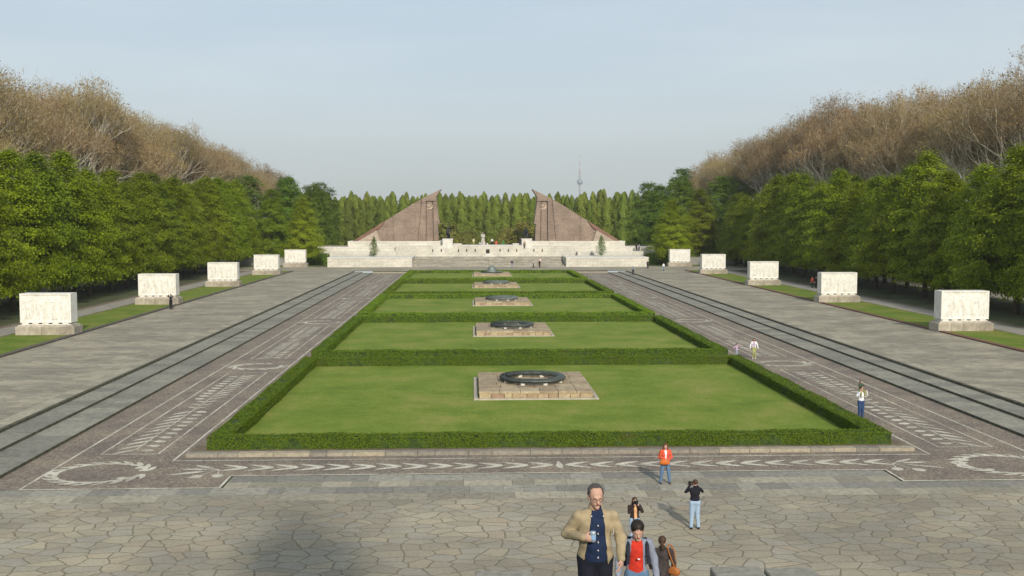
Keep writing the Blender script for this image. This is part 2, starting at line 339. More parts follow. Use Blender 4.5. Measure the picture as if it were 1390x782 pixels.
for sgn in (-1, 1):
    mb = MB(); X = lambda x: sgn*x
    # base sheet of this side (L-shaped pieces butt end to end)
    def sh(x0, x1, y0, y1):
        a, b = sorted((X(x0), X(x1))); mb.sheet(a, b, y0, y1, 0)
    sh(14.2, XS, 41.97, 47.5); sh(16.2, XS, 47.5, YS1-.3)
    W = .11
    line(mb, (X(22.3), 42.05), (X(22.3), 207.5), W, nz_()); line(mb, (X(22.36), 42.05), (X(14.25), 42.05), W, nz_())
    line(mb, (X(14.25), 42.0), (X(14.25), 44.0), W, nz_()); line(mb, (X(17.5), 46.82), (X(17.5), 207.5), W, nz_())
    for k in range(5):
        y0 = 48.3+k*32.9 if k else 48.3; y1 = 74.0+k*32.9
        if k == 4: y1 = 205.5
        for a, b in (((21.25, y0), (18.6, y0)), ((21.25, y1), (18.6, y1)), ((21.25, y0), (21.25, y1)), ((18.6, y0), (18.6, y1))):
            line(mb, (X(a[0]), a[1]), (X(b[0]), b[1]), .09, nz_())
        mid = (y0+y1)/2; cx = 19.93; n = int((y1-y0-2)/.98)
        line(mb, (X(cx), y0+1.0), (X(cx), y1-1.0), .07, nz_())
        for i in range(n):
            y = y0+1.0+i*.98; near = y < mid-1.2; far = y > mid+1.2
            if not near and not far:
                twig_leaf(mb, X(cx), y, math.pi/2+sgn*.9, .8, .24, nz_()); twig_leaf(mb, X(cx), y, math.pi/2-sgn*.9, .8, .24, nz_()); continue
            # near half: branch points towards the camera; slender leaves outside, round fruit inside
            up = -1 if near else 1
            outer_slender = near
            for side in (1, -1):            # side +1 = outward
                base = math.atan2(up, side*sgn*(.75 if (side == 1) == outer_slender else 1.6))
                if (side == 1) == outer_slender:
                    twig_leaf(mb, X(cx), y, math.atan2(up*1.0, side*sgn*.85), 1.3, .29, nz_())
                else:
                    twig_leaf(mb, X(cx), y, math.atan2(up*.35, side*sgn*1.0), .64, .48, nz_(), True, .32)
        if k < 4:                       # oval wreath between the panels
            wy = y1+3.1; 
            for i in range(15):
                t = 2*math.pi*(i+.5)/15
                if abs(math.atan2(math.sin(t-(.3 if sgn < 0 else math.pi-.3)), math.cos(t-(.3 if sgn < 0 else math.pi-.3)))) < .35: continue
                px, py = X(19.85)+1.75*math.cos(t), wy+1.35*math.sin(t)
                ta = math.atan2(1.35*math.cos(t), -1.75*math.sin(t))
                twig_leaf(mb, px, py, ta+.35, .95, .28, nz_()); twig_leaf(mb, px, py, ta-.4, .95, .28, nz_())
    # corner wreath, open towards the branch
    cx, cy = X(20.0), 44.75
    for i in range(20):
        t = 2*math.pi*(i+.5)/20; op = .0 if sgn < 0 else math.pi
        if abs(math.atan2(math.sin(t-op), math.cos(t-op))) < .1: continue
        px, py = cx+1.95*math.cos(t), cy+1.75*math.sin(t); ta = math.atan2(1.75*math.cos(t), -1.95*math.sin(t))
        dr_ = 1 if math.sin(t)*(1 if sgn < 0 else 1) > 0 else -1; tb_ = ta+(0 if dr_ > 0 else math.pi)
        twig_leaf(mb, px, py, tb_+.34, .85, .25, nz_()); twig_leaf(mb, px, py, tb_-.34, .85, .25, nz_())
    for dx, dy in ((1.45, .85), (1.2, -.95), (1.75, .4)):
        mb.poly(leaf_pts(cx-sgn*dx, cy+dy, .3, .5, .36, True), nz_(), 1)
    # sprig where the front branch ends
    sx, sy = X(15.0), 45.1
    for a, L, w_, rnd, st in ((math.pi-.62, 1.15, .3, 0, .35), (math.pi-.12, 1.25, .3, 0, .5), (math.pi+.42, 1.6, .3, 0, .6), (math.pi+1.05, .62, .5, 1, 1.1), (math.pi+1.75, .62, .5, 1, .75)):
        aa = a if sgn < 0 else math.pi-a
        twig_leaf(mb, sx, sy, aa, L, w_, nz_(), bool(rnd), st)
    tag(mb.build('mosaic_paving', [m_mosaic, m_white]), kind='structure')
mb = MB(); mb.sheet(-14.2, 14.2, 43.95, 47.5, 0)
line(mb, (-14.3, 44.0), (14.3, 44.0), .11, nz_()); line(mb, (-17.5, 46.82), (17.5, 46.82), .11, nz_())
for sgn in (-1, 1):
    for i in range(13):
        x = sgn*(.25+i*1.13)
        for up in (1, -1):
            a = math.atan2(up*.48, sgn*1.0); twig_leaf(mb, x, 45.4, a, 1.3, .3, nz_())
        line(mb, (x, 45.4), (x+sgn*1.0, 45.4), .05, nz_())
mb.poly(leaf_pts(0, 45.4, 1.57, 1.4, .3), nz_(), 1)
tag(mb.build('mosaic_band', [m_mosaic, m_white]), kind='structure')
# plinth kerb under the front hedge and beds under the hedges
slab_rows('hedge_kerb', [(-17.1, 17.1, 47.5, 48.0, 26, 1, .35)], m_kerbstone, z=.17, th=.2, gap=.02)
mb = MB(); mb.box(-17.1, 17.1, 48.0, 49.6, 0, .12)
tag(mb.build('hedge_bed', m_dirt), kind='structure')
# steps down from the roads on both sides
for sgn in (-1, 1):
    mb = MB(); ys = np.arange(24, YS1+6, 1.55)
    for lvl, (a, b) in enumerate(((23.9, 25.9), (25.9, 27.5))):
        z1 = .15*(lvl+1)
        x0, x1 = sorted((sgn*a, sgn*(b))); 
        mb.box(x0, x1, 24, YS1, z1-.15, z1-.02, 1)
        for i in range(len(ys)-1):
            if ys[i+1] > YS1+.01: break
            mb.box(x0, x1, ys[i]+.01, ys[i+1]-.01, z1-.02, z1, 0)
    x0, x1 = sorted((sgn*27.5, sgn*27.9)); mb.box(x0, x1, 24, YS1, 0, ZR-.01, 1)
    tag(mb.build('road_steps', [m_tread, m_riser]), kind='structure')
mb = MB()
for i in range(3): mb.box(-XS, XS, YS1-.3+i*.5, YS1+1.4, i*.15-.05, i*.15+.15)
tag(mb.build('end_steps', m_slab), kind='structure')
# roads with pale edging course, cross road before the terrace
for sgn in (-1, 1):
    mb = MB(); x0, x1 = sorted((sgn*28.6, sgn*39.7)); mb.sheet(x0, x1, 24, 209.5, ZR)
    tag(mb.build('road', m_road), kind='structure')
    x0, x1 = sorted((sgn*27.7, sgn*28.6)); slab_rows('road_edging', [(x0, x1, 24, 209.5, 1, 120, 0)], m_slab, z=ZR+.001)
mb = MB(); mb.sheet(-60, 60, 209.6, 228, ZR+.001); tag(mb.build('cross_road', m_road), kind='structure')
mb = MB(); mb.sheet(-70, -27.7, 0, 24, ZR); mb.sheet(27.7, 70, 0, 24, ZR); tag(mb.build('side_paving', m_road), kind='structure')
# kerbs, verges, bare soil edges and footpaths beside the roads
m_kerb_dark = plain('dark_kerb', (.10, .085, .07), .9, .3, 3); m_kerb_red = plain('rusty_kerb', (.16, .085, .055), .9, .3, 3)
for sgn in (-1, 1):
    def strip(name, a, b, y0, y1, z, m, box=False, kind='structure'):
        mb = MB(); x0, x1 = sorted((sgn*a, sgn*b))
        if box: mb.box(x0, x1, y0, y1, ZR-.1, z)
        else: mb.sheet(x0, x1, y0, y1, z)
        return tag(mb.build(name, m), kind=kind)
    strip('kerb', 39.7, 40.25, 24, 209.5, ZR+.12, m_kerb_dark if sgn < 0 else m_kerb_red, True)
    strip('verge_grass', 40.25, 45.6, 24, 209.5, ZR+.07, m_strip, kind='stuff')
    strip('soil_edge', 45.6, 46.4, 24, 209.5, ZR-.045, m_dirt); strip('footpath', 46.4, 49.3, 24, 226, ZR-.04, m_path)
    strip('soil_edge', 49.3, 50.3, 24, 226, ZR-.045, m_dirt)
    strip('footpath', 66, 70.5, 0, 330, ZR-.04, m_path)
    strip('far_lawn', 38.6, 70, 228, 234, ZR-.03, m_strip, kind='stuff')

# lawns
for k in range(5):
    mb = MB(); mb.sheet(-HO+HT-.2, HO-HT+.2, LF[k]-.2, LB[k]+.2, .1)
    tag(mb.build('lawn', m_lawn), kind='stuff')

# ================================================================== HEDGES
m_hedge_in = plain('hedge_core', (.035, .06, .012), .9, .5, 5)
m_hedge = leafmat('hedge_leaves', [(0, (.08, .155, .01)), (.5, (.10, .185, .011)), (1, (.13, .215, .015))], .33, (.15, .115, .045), .45)
def cards(C, N, size, rr, jitter=.6, aspect=1.5):
    """leaf shaped quads at points C facing roughly N"""
    n = len(C); N = N+rr.normal(0, jitter, (n, 3)); N /= np.linalg.norm(N, axis=1)[:, None]+1e-9
    T = np.cross(N, rr.normal(0, 1, (n, 3))); T /= np.linalg.norm(T, axis=1)[:, None]+1e-9; B = np.cross(N, T)
    s = size*rr.uniform(.65, 1.3, n)[:, None] if np.isscalar(size) else size[:, None]*rr.uniform(.7, 1.25, n)[:, None]
    L = T*s*.5*aspect; Wd = B*s*.5
    V = np.stack([C-L, C+Wd*1.0-L*.1, C+L, C-Wd-L*.1], 1).reshape(-1, 3)
    return V, np.arange(4*n).reshape(-1, 4)
HLAB = ['clipped box hedge framing the lawn nearest the forecourt', 'clipped box hedge round the second lawn from the forecourt', 'clipped box hedge round the middle one of the five lawns',
        'clipped box hedge round the second lawn from the terrace stairs', 'clipped box hedge round the lawn nearest the terrace stairs']
HZ = .70
for k in range(5):
    root = empty('hedge', (0, LF[k]-HT, .1)); tag(root, HLAB[k], 'hedge', 'hedges framing the five lawns')
    y0, y1 = 0, LB[k]+HT-(LF[k]-HT)
    segs = [(-HO, HO, 0, HT), (-HO, HO, y1-HT, y1), (-HO, -HO+HT, HT, y1-HT), (HO-HT, HO, HT, y1-HT)]
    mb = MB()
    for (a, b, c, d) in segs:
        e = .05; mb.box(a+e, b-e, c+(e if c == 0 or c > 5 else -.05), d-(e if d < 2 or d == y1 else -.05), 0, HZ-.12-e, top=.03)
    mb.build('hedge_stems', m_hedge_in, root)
    sz = [.05, .075, .10, .125, .15][k]; dens = 1.7/(sz*sz)
    Cs, Ns = [], []
    for (a, b, c, d) in segs:
        hh = HZ-.1
        faces = [((a, c, hh), (b-a, 0, 0), (0, d-c, 0), (0, 0, 1)), ((a, c, 0), (b-a, 0, 0), (0, 0, hh), (0, -1, 0)), ((a, d, 0), (b-a, 0, 0), (0, 0, hh), (0, 1, 0)),
                 ((a, c, 0), (0, d-c, 0), (0, 0, hh), (-1, 0, 0)), ((b, c, 0), (0, d-c, 0), (0, 0, hh), (1, 0, 0))]
        for o, u, v, n in faces:
            o, u, v, n = map(np.array, (o, u, v, n)); A = np.linalg.norm(u)*np.linalg.norm(v); cnt = int(A*dens)
            if cnt < 3: continue
            P = o+rng.random((cnt, 1))*u+rng.random((cnt, 1))*v
            wob = .04*np.sin(P[:, 0]*1.1+P[:, 1]*.9)+.02*np.sin(P[:, 0]*3.3+1)*np.cos(P[:, 1]*2.9)+.015*np.sin(P[:, 0]*9+P[:, 2]*7)
            P = P+n*(wob-.03+rng.normal(0, .012, cnt))[:, None]
            Cs.append(P); Ns.append(np.tile(n.astype(float), (cnt, 1)))
    V, Fc = cards(np.concatenate(Cs), np.concatenate(Ns), sz, rng, .45, 1.3)
    mk('foliage', V, Fc, m_hedge, root)

# ================================================================== WREATHS ON STONE BASES
m_base_side = island('sandstone_blocks', [(0, (.30, .215, .13)), (.35, (.42, .32, .19)), (.7, (.50, .41, .25)), (1, (.34, .22, .15))], scale=3, stain=(.12, .08, .05), stain_amt=.3)
m_base_top = island('base_slabs', [(0, (.30, .23, .15)), (.5, (.38, .295, .185)), (1, (.44, .36, .235))], scale=3, stain=(.12, .09, .08), stain_amt=.35)
m_base_kerb = plain('base_kerb', (.40, .36, .29), .9, .2, 3)
m_bronze = plain('weathered_bronze', (.085, .10, .09), .5, .35, 5, metal=.35)
m_bronze_l = plain('pale_bronze', (.17, .20, .185), .55, .3, 5, metal=.3)
m_foot = plain('pale_stone_foot', (.55, .53, .47), .8, .15, 8)
BY = [61.5, 95.0, 128.7, 162.0, 195.3]
WL = ['sandstone base in the lawn nearest the forecourt', 'sandstone base in the second lawn from the forecourt', 'sandstone base in the middle lawn', 'sandstone base in the second lawn from the terrace', 'sandstone base in the lawn before the terrace stairs']
def make_base(k):
    root = empty('wreath_pedestal', (0, BY[k], .1)); tag(root, WL[k]+', low block of brown slabs', 'plinth', 'stone bases on the lawns')
    D = 8.6; w = 3.78
    mb = MB(); t = .24
    mb.box(-w, w, 0, t, -.05, .08); mb.box(-w, w, D-t, D, -.05, .08); mb.box(-w, -w+t, t, D-t, -.05, .08); mb.box(w-t, w, t, D-t, -.05, .08)
    mb.build('border', m_base_kerb, root)
    mb = MB(); x0, x1, y0, y1, h = -w+.32, w-.32, .32, D-.32, .46
    xs = np.linspace(x0, x1, 11); xs[1:-1] += rng.uniform(-.15, .15, 9)
    for i in range(10): mb.bbox(xs[i]+.012, xs[i+1]-.012, y0, y0+.5, -.05, h-.13, .02); mb.bbox(xs[i]+.012, xs[i+1]-.012, y1-.5, y1, -.05, h-.13, .02)
    ys = np.linspace(y0+.5, y1-.5, 10)
    for i in range(9): mb.bbox(x0, x0+.5, ys[i]+.012, ys[i+1]-.012, -.05, h-.13, .02); mb.bbox(x1-.5, x1, ys[i]+.012, ys[i+1]-.012, -.05, h-.13, .02)
    mb.build('side_blocks', m_base_side, root)
    mb = MB(); ys = np.linspace(y0-.03, y1+.03, 7)
    for j in range(6):
        n = 6; xs = np.linspace(x0-.03, x1+.03, n+1); xs[1:-1] += rng.uniform(-.25, .25, n-1)
        for i in range(n): mb.bbox(xs[i]+.01, xs[i+1]-.01, ys[j]+.01, ys[j+1]-.01, h-.13, h+rng.uniform(0, .012), .02)
    mb.build('top_slabs', m_base_top, root)
    return root
def make_wreath(k):
    root = empty('laurel_wreath', (0, BY[k]+4.35, .1+.46)); Rm, rx, rz_ = 1.86, .25, .15; zc_ = .12+rz_
    mb = MB(); n = 96; m = 14; V = []; Fc = []
    for i in range(n):
        t = 2*math.pi*i/n
        for j in range(m):
            p = 2*math.pi*j/m; V.append(((Rm+rx*.88*math.cos(p))*math.cos(t), (Rm+rx*.88*math.cos(p))*math.sin(t), zc_+rz_*.88*math.sin(p)))
            Fc.append((i*m+j, ((i+1) % n)*m+j, ((i+1) % n)*m+(j+1) % m, i*m+(j+1) % m))
    mb.add(V, Fc); ringo = mb.build('ring', m_bronze if k < 2 else m_bronze_l, root, True)
    mb = MB()
    for i in range(90):
        for j in range(9):
            t = 2*math.pi*(i+(j % 2)*.5)/90; p = 2*math.pi*j/9+.1*math.sin(i)
            def P(tt, pp, s): return ((Rm+rx*s*math.cos(pp))*math.cos(tt), (Rm+rx*s*math.cos(pp))*math.sin(tt), zc_+rz_*s*math.sin(pp))
            dt = .105; V = [P(t, p, .9), P(t+dt*.5, p-.24, 1.02), P(t+dt*1.05, p, 1.16+rng.uniform(0, .1)), P(t+dt*.5, p+.24, 1.02)]
            mb.add(V, [(0, 1, 2, 3)])
    mb.build('leaves', m_bronze if k < 2 else m_bronze_l, ringo)
    for i in range(8):
        t = 2*math.pi*(i+.5)/8; mb = MB(); x, y = Rm*math.cos(t), Rm*math.sin(t); mb.bbox(x-.13, x+.13, y-.13, y+.13, 0, zc_-rz_*.7, .02)
        mb.build('foot', m_foot, root)
    return root
for k in range(5):
    make_base(k)
    if k < 4:
        w = make_wreath(k); tag(w, ['dark bronze laurel ring on the stone base nearest the forecourt', 'dark bronze laurel ring on the second base from the forecourt', 'greenish bronze laurel ring lying on the middle base', 'greenish bronze laurel ring on the base second from the terrace'][k], 'wreath', 'bronze laurel rings on the lawns')
r5 = empty('helmet_monument', (0, BY[4]+4.3, .1+.46)); tag(r5, 'domed grey bronze helmet resting on leafy branches before the terrace', 'monument')
mb = MB(); mb.lathe([(0, .22), (1.5, .2), (2.05, .1), (2.1, 0)][::-1], n=28); mb.build('branches', m_bronze, r5)
mb = MB(); mb.lathe([(1.0, 0), (.98, .16), (.84, .22), (.84, .5), (.78, .75), (.66, .96), (.46, 1.12), (.22, 1.2), (0, 1.22)], (0, -.1, .2), n=28); mb.build('helmet_dome', m_bronze_l, r5, True)
mb = MB()
for i in range(60):
    a = rng.uniform(0, 6.28); r = rng.uniform(1.1, 2.0); mb.add([(r*math.cos(a), r*math.sin(a), .18), ((r+.25)*math.cos(a+.12), (r+.25)*math.sin(a+.12), .3), ((r+.5)*math.cos(a), (r+.5)*math.sin(a), .2), ((r+.25)*math.cos(a-.12), (r+.25)*math.sin(a-.12), .26)], [(0, 1, 2, 3)])
mb.build('leaves', m_bronze_l, r5)

# ================================================================== SARCOPHAGI
def mk_lime():
    m, nt, bs = new_mat('limestone'); v = coords(nt)
    n = noise(nt, v, 1.3, 6, .65); r = ramp(nt, [(.3, (.64, .61, .54)), (.5, (.73, .71, .65)), (.8, (.77, .76, .71))]); nt.links.new(n, r.inputs[0])
    n2 = noise(nt, coords(nt, (1, 1, .35)), 4, 5, .7); r2 = ramp(nt, [(.42, (1, 1, 1)), (.75, (.72, .69, .63))]); nt.links.new(n2, r2.inputs[0])
    c = mix(nt, 1.0, r.outputs[0], r2.outputs[0], 'MULTIPLY'); nt.links.new(c, bs.inputs['Base Color']); bs.inputs['Roughness'].default_value = .85
    bump(nt, bs, n2, .3, .01); return m
m_lime = mk_lime()
m_sbase = island('sarcophagus_base_stone', [(0, (.33, .29, .225)), (.5, (.43, .385, .31)), (1, (.40, .35, .27))], scale=2.5, stain=(.16, .14, .11), stain_amt=.5)
def relief_block(seed):
    rr = np.random.default_rng(seed); nx, nz = 92, 54; w, h = 4.55, 2.65
    x = np.linspace(0, w, nx); z = np.linspace(0, h, nz); Xg, Zg = np.meshgrid(x, z, indexing='ij'); D = np.zeros_like(Xg)
    inside = np.clip(np.minimum.reduce([Xg-.14, w-.14-Xg, Zg-.12, h-.12-Zg])/.05, 0, 1)
    def cap(ax, az, bx, bz, r, hh):
        dx, dz = bx-ax, bz-az; t = np.clip(((Xg-ax)*dx+(Zg-az)*dz)/(dx*dx+dz*dz+1e-6), 0, 1)
        d = np.hypot(Xg-ax-t*dx, Zg-az-t*dz)/r; return hh*np.sqrt(np.clip(1-d*d, 0, 1))
    k = int(rr.integers(5, 8))
    for i in range(k):
        cx = .45+(w-.9)*(i+.5)/k+rr.uniform(-.1, .1); b = .3+rr.uniform(0, .25); H = rr.uniform(1.5, 1.9); lean = rr.uniform(-.3, .3); hh = .09
        hip = b+H*.5; sh_ = b+H*.82; xs_ = cx+lean
        for a in (cap(cx-.12, b, (cx+xs_)/2-.05, hip, .09, hh), cap(cx+.2, b, (cx+xs_)/2+.05, hip, .09, hh), cap((cx+xs_)/2, hip, xs_, sh_, .17, hh*1.2), cap(xs_+.03, b+H*.95, xs_+.04, b+H*.97, .1, hh*1.2),
                  cap(xs_, sh_, xs_+rr.uniform(-.5, .5), sh_-rr.uniform(-.45, .45), .06, hh), cap(xs_, sh_, xs_+rr.uniform(-.5, .5), sh_-rr.uniform(-.3, .5), .06, hh)): D = np.maximum(D, a)
    for i in range(8):
        ax, az = rr.uniform(.3, w-.3), rr.uniform(.3, h-.4); D = np.maximum(D, cap(ax, az, ax+rr.uniform(-.9, .9), az+rr.uniform(-.4, .5), .04, .05))
    D = (D*.62+.003*rr.normal(0, 1, D.shape))*inside
    V = [(Xg[i, j], .05*inside[i, j]-D[i, j], Zg[i, j]) for i in range(nx) for j in range(nz)]
    Fc = [(i*nz+j, (i+1)*nz+j, (i+1)*nz+j+1, i*nz+j+1) for i in range(nx-1) for j in range(nz-1)]
    mb = MB(); mb.add(V, Fc)
    t = 1.5
    mb.add([(0, 0, 0), (0, 0, h), (0, t, h), (0, t, 0)], [(0, 1, 2, 3)]); mb.add([(w, 0, 0), (w, t, 0), (w, t, h), (w, 0, h)], [(0, 1, 2, 3)])
    mb.add([(0, 0, h), (w, 0, h), (w, t, h), (0, t, h)], [(0, 1, 2, 3)]); mb.add([(0, t, 0), (0, t, h), (w, t, h), (w, t, 0)], [(0, 1, 2, 3)]); mb.add([(0, 0, 0), (0, t, 0), (w, t, 0), (w, 0, 0)], [(0, 1, 2, 3)])
    return mb
SY = [94.5, 127.7, 161.0, 195.0, 227.0]
ORD = ['nearest', 'second', 'third', 'fourth', 'farthest']
def make_sarc(seed):
    root = empty('sarcophagus')
    b = relief_block(seed).build('relief_block', m_lime, root); b.location = (0, 0, 1.13)
    mb = MB()
    mb.box(.05, 4.5, .06, 1.44, .93, 1.0)
    mb.build('bearing_slab', m_lime, root)
    for i in range(5):
        mb = MB(); x = .05+i*4.45/5+.12; mb.box(x, x+.55, .03, 1.47, 1.0, 1.13); mb.build('foot', m_lime, root)
    mb = MB(); xs = [-.35, .9, 2.0, 3.3, 4.9]
    for i in range(4): mb.bbox(xs[i]+.005, xs[i+1]-.005, -.3, 1.8, -.1, .78, .03)
    bo = mb.build('base', m_sbase, root)
    mb = MB(); mb.box(-.2, 4.75, -.16, 1.66, .78, .93, top=.06); mb.build('base_step', m_sbase, bo)
    return root
protos = [make_sarc(s) for s in (11, 23, 37)]
used = set()
for side in (-1, 1):
    for k in range(5):
        pi = (k+(side > 0)) % 3
        o = protos[pi] if pi not in used else copy_tree(protos[pi]); used.add(pi)
        o.location = (-44.7 if side < 0 else 40.0, SY[k], ZR+.02)
        tag(o, f"white limestone relief block on the {'left' if side<0 else 'right'} verge, {ORD[k]} from the forecourt", 'sarcophagus', 'limestone relief blocks along the roads')

# ================================================================== TERRACE AND GATE
GX = -.25
m_tw = brickmat('terrace_limestone', (.56, .53, .45), (.64, .61, .53), (.40, .37, .29), 1.5, .62, .018, 'XZ', .12, .25, stain=.16)
m_cop = plain('coping_stone', (.62, .60, .54), .8, .15, 1)
m_gstep = brickmat('terrace_steps', (.34, .315, .25), (.42, .39, .32), (.22, .20, .13), 60, .95, .08, 'XY', .3, .5, stain=.3)
m_dark = plain('opening_shade', (.03, .028, .025), .9, .2, 3)  # near-black colour stands in for the shade inside the wall openings
def wallthing(label, x0, x1, y0, y1, z0, z1, cat='wall', name='retaining_wall', grp=None):
    r = empty(name, ((x0+x1)/2, y0, z0)); tag(r, label, cat, grp); cx = (x0+x1)/2
    mb = MB(); mb.box(x0-cx, x1-cx, 0, y1-y0, 0, z1-z0-.16); mb.build('wall_face', m_tw, r)
    mb = MB(); mb.box(x0-cx-.06, x1-cx+.06, -.08, y1-y0, z1-z0-.16, z1-z0); mb.build('coping', m_cop, r)
    return r
mb = MB()
for i in range(14):
    mb.box(-16.9, 16.9, 226+i*.95, 240.6, ZR-.1+i*.128, ZR+(i+1)*.128-.0)
tag(mb.build('terrace_stairs', m_gstep), 'broad flight of shallow stone stairs rising to the terrace wall', 'stairs')
TZ = ZR+14*.128
wallthing('low front wall left of the broad terrace stairs', -35.3, -16.9, 226, 237.5, ZR-.1, 2.55)
wallthing('low front wall right of the broad terrace stairs', 16.9, 35.1, 226, 237.5, ZR-.1, 2.55)
w = wallthing('high central terrace wall with small dark slots above the stairs', -21.5, 21.0, 240, 247, 1.6, 4.83)
for x in (-12.89, -10.93, -6.93, -5.03, -3.06, 2.73, 4.67, 6.62, 10.61, 12.57):
    mb = MB(); mb.box(x+.25-.13, x+.25+.13, -.03, .1, 1.72, 2.35); mb.build('slot_shade', m_dark, w)  # dark block on the wall face, slot depth painted as shade
mb = MB(); mb.box(-.3, .55, -.03, .1, 1.35, 2.3); mb.build('recess', m_dark, w)  # no hollow here, its shade is the block's dark colour
r = empty('stone_pedestal', (.15, 239.0, TZ)); tag(r, 'small stepped pedestal below the dark recess in the terrace wall', 'pedestal')
mb = MB(); mb.box(-1.5, 1.5, 0, .95, 0, .25); mb.build('plinth', m_cop, r); mb = MB(); mb.box(-.9, .9, .25, .95, .25, .7); mb.build('block', m_cop, r)
for s, nm in ((-1, 'left'), (1, 'right')):
    a, b = sorted((GX+s*20.9, GX+s*36.2)); wallthing(f'lower side terrace wall behind the {nm} front wall', a, b, 238.2, 241.5, ZR-.1, 3.42)
    a, b = sorted((GX+s*20.9, GX+s*39.4)); wallthing(f'middle side terrace wall below the {nm} stone banner', a, b, 241.5, 245.5, ZR-.1, 4.45)
    a, b = sorted((GX+s*10.4, GX+s*32.6)); wallthing(f'top terrace step carrying the {nm} stone banner', a, b, 243, 252, 4.0, 5.72)
    a, b = sorted((GX+s*43, GX+s*57)); 
    r = empty('park_wall', ((a+b)/2, 236, ZR-.1)); tag(r, f'low grey park wall running off {nm} of the terrace', 'wall')
    mb = MB(); h = (b-a)/2; mb.box(-h, h, 0, .5, 0, 1.7); mb.build('wall_face', plain('grey_wall', (.25, .25, .23), .9, .2, .6), r)
    mb = MB(); mb.box(-h-.05, h+.05, -.06, .56, 1.7, 1.85); mb.build('coping', m_slab_blue, r)
mb = MB(); mb.box(-40, 40, 247, 250.5, 3.9, 4.6); mb.box(-40, 40, 250.5, 330, 1.5, 2.6); mb.box(-34, -22, 226.5, 240, .4, 2.3); 
tag(mb.build('terrace_floor', m_gstep), kind='structure')
# stone banners
m_gran = brickmat('red_granite', (.255, .19, .145), (.295, .225, .175), (.19, .145, .115), 2.6, .55, .03, 'XZ', .22, .35, stain=.2)
m_gran_l = brickmat('pale_red_granite', (.37, .30, .235), (.42, .345, .27), (.25, .19, .15), 1.6, .5, .025, 'XZ', .2, .35, stain=.15)
m_gran_d = plain('dark_red_granite', (.20, .115, .085), .85, .25, .5)
m_emb = plain('pale_emblem_stone', (.55, .43, .32), .8, .1, 5)
E0 = (-31.9, 5.72)
def upz(x):
    P = [(-31.9, 5.72), (-17.8, 14.5), (-14.0, 16.5), (-11.0, 17.95)]
    for (a, za), (b, zb) in zip(P, P[1:]):
        if x <= b: return za+(zb-za)*(x-a)/(b-a)
    return P[-1][1]
def make_banner(s):
    r = empty('stone_banner', (GX, 245, 5.72)); z0 = 5.72
    nm = 'left' if s < 0 else 'right'
    tag(r, f"tall red granite {nm} half of the gate, a lowered banner sloping down to the {nm}", 'monument', 'pair of granite banners at the gate')
    def pr(pts, f0, f1, name, m):
        q = [((x-GX) if s < 0 else -(x-GX), z-z0) for x, z in pts]
        if s > 0: q = q[::-1]
        mb = MB(); mb.prism_xz(q, -f0, f1); return mb.build(name, m, r)
    # outlines are for the left banner (x west of the axis)
    inner = [(-11.66, 5.72), (-11.81, 9.73), (-11.3, 9.95), (-11.68, 11.6), (-12.16, 16.14), (-11.0, 17.95)]
    pr([E0]+inner+[(-14.0, upz(-14.0)-.02), (-17.8, upz(-17.8)-.02)], -.0, 2.98, 'backing_panel', m_gran)
    pr([E0, (-22.5, z0), (-22.5, upz(-22.5))], .12, 3.0, 'slope_panel', m_gran)
    pr([(-22.3, z0), (-16.7, z0), (-15.82, 14.6), (-15.82, upz(-15.82)), (-17.8, upz(-17.8)), (-22.3, upz(-22.3))], .3, 3.0, 'broad_panel', m_gran)
    pr([(-16.46, z0), (-14.75, z0), (-14.66, 15.05), (-15.6, 14.6)], .65, 3.0, 'fold', m_gran)
    ef = pr([(-14.5, z0), (-13.0, z0), (-13.18, 15.05), (-14.42, 15.05)], .4, 3.0, 'fold', m_gran)
    pr([(-12.75, z0)]+inner[:4]+[(-12.1, 15.05), (-12.95, 15.05)], .65, 3.0, 'fold', m_gran)
    pr([(-15.6, 14.6), (-14.42, 15.2), (-12.95, 15.2), (-12.1, 15.2), (-12.16, 16.14), (-11.0, 17.95), (-14.0, upz(-14.0)), (-15.6, upz(-15.6))], .75, 3.0, 'head_panel', m_gran)
    pr([(-31.9, z0), (-30.6, z0), (-25.6, 8.75), (-24.2, upz(-24.2)-.05), (-24.2, upz(-24.2)+.03)], .55, 3.1, 'sloping_band', m_gran_d)
    pr([(-30.6, z0), (-25.4, z0), (-26.2, 8.3)], 1.3, 0, 'side_block', m_gran_l)
    # emblem: sickle and hammer, on the middle fold
    mb = MB(); ex, ez, fy = (-13.65-GX)*(-s if s > 0 else 1), 13.9-z0, -.4
    if s > 0: ex = -(-13.65-GX)
    n = 14; outer, innr = [], []
    for i in range(n+1):
        t = R(-150+i*(235/n)); w_ = .05+.17*math.sin(math.pi*i/n)**.8
        outer.append((.62*math.cos(t), .62*math.sin(t))); innr.append((.04+(.62-w_)*math.cos(t), .02+(.62-w_)*math.sin(t)))
    for i in range(n):
        q = [outer[i], outer[i+1], innr[i+1], innr[i]]; mb.prism_xz([(ex+a, ez+b) for a, b in q], fy-.12, fy)
    def bar(ax, az, bx, bz, w_):
        dx, dz = bx-ax, bz-az; L = math.hypot(dx, dz); nx_, nz2 = -dz/L*w_/2, dx/L*w_/2
        mb.prism_xz([(ex+ax-nx_, ez+az-nz2), (ex+bx-nx_, ez+bz-nz2), (ex+bx+nx_, ez+bz+nz2), (ex+ax+nx_, ez+az+nz2)], fy-.16, fy)
    bar(-.5, -.5, -.72, -.72, .16); bar(.5, -.5, -.28, .28, .13); bar(-.5, .06, -.06, .5, .24)
    mb.build('emblem', m_emb, ef)
make_banner(-1); make_banner(1)
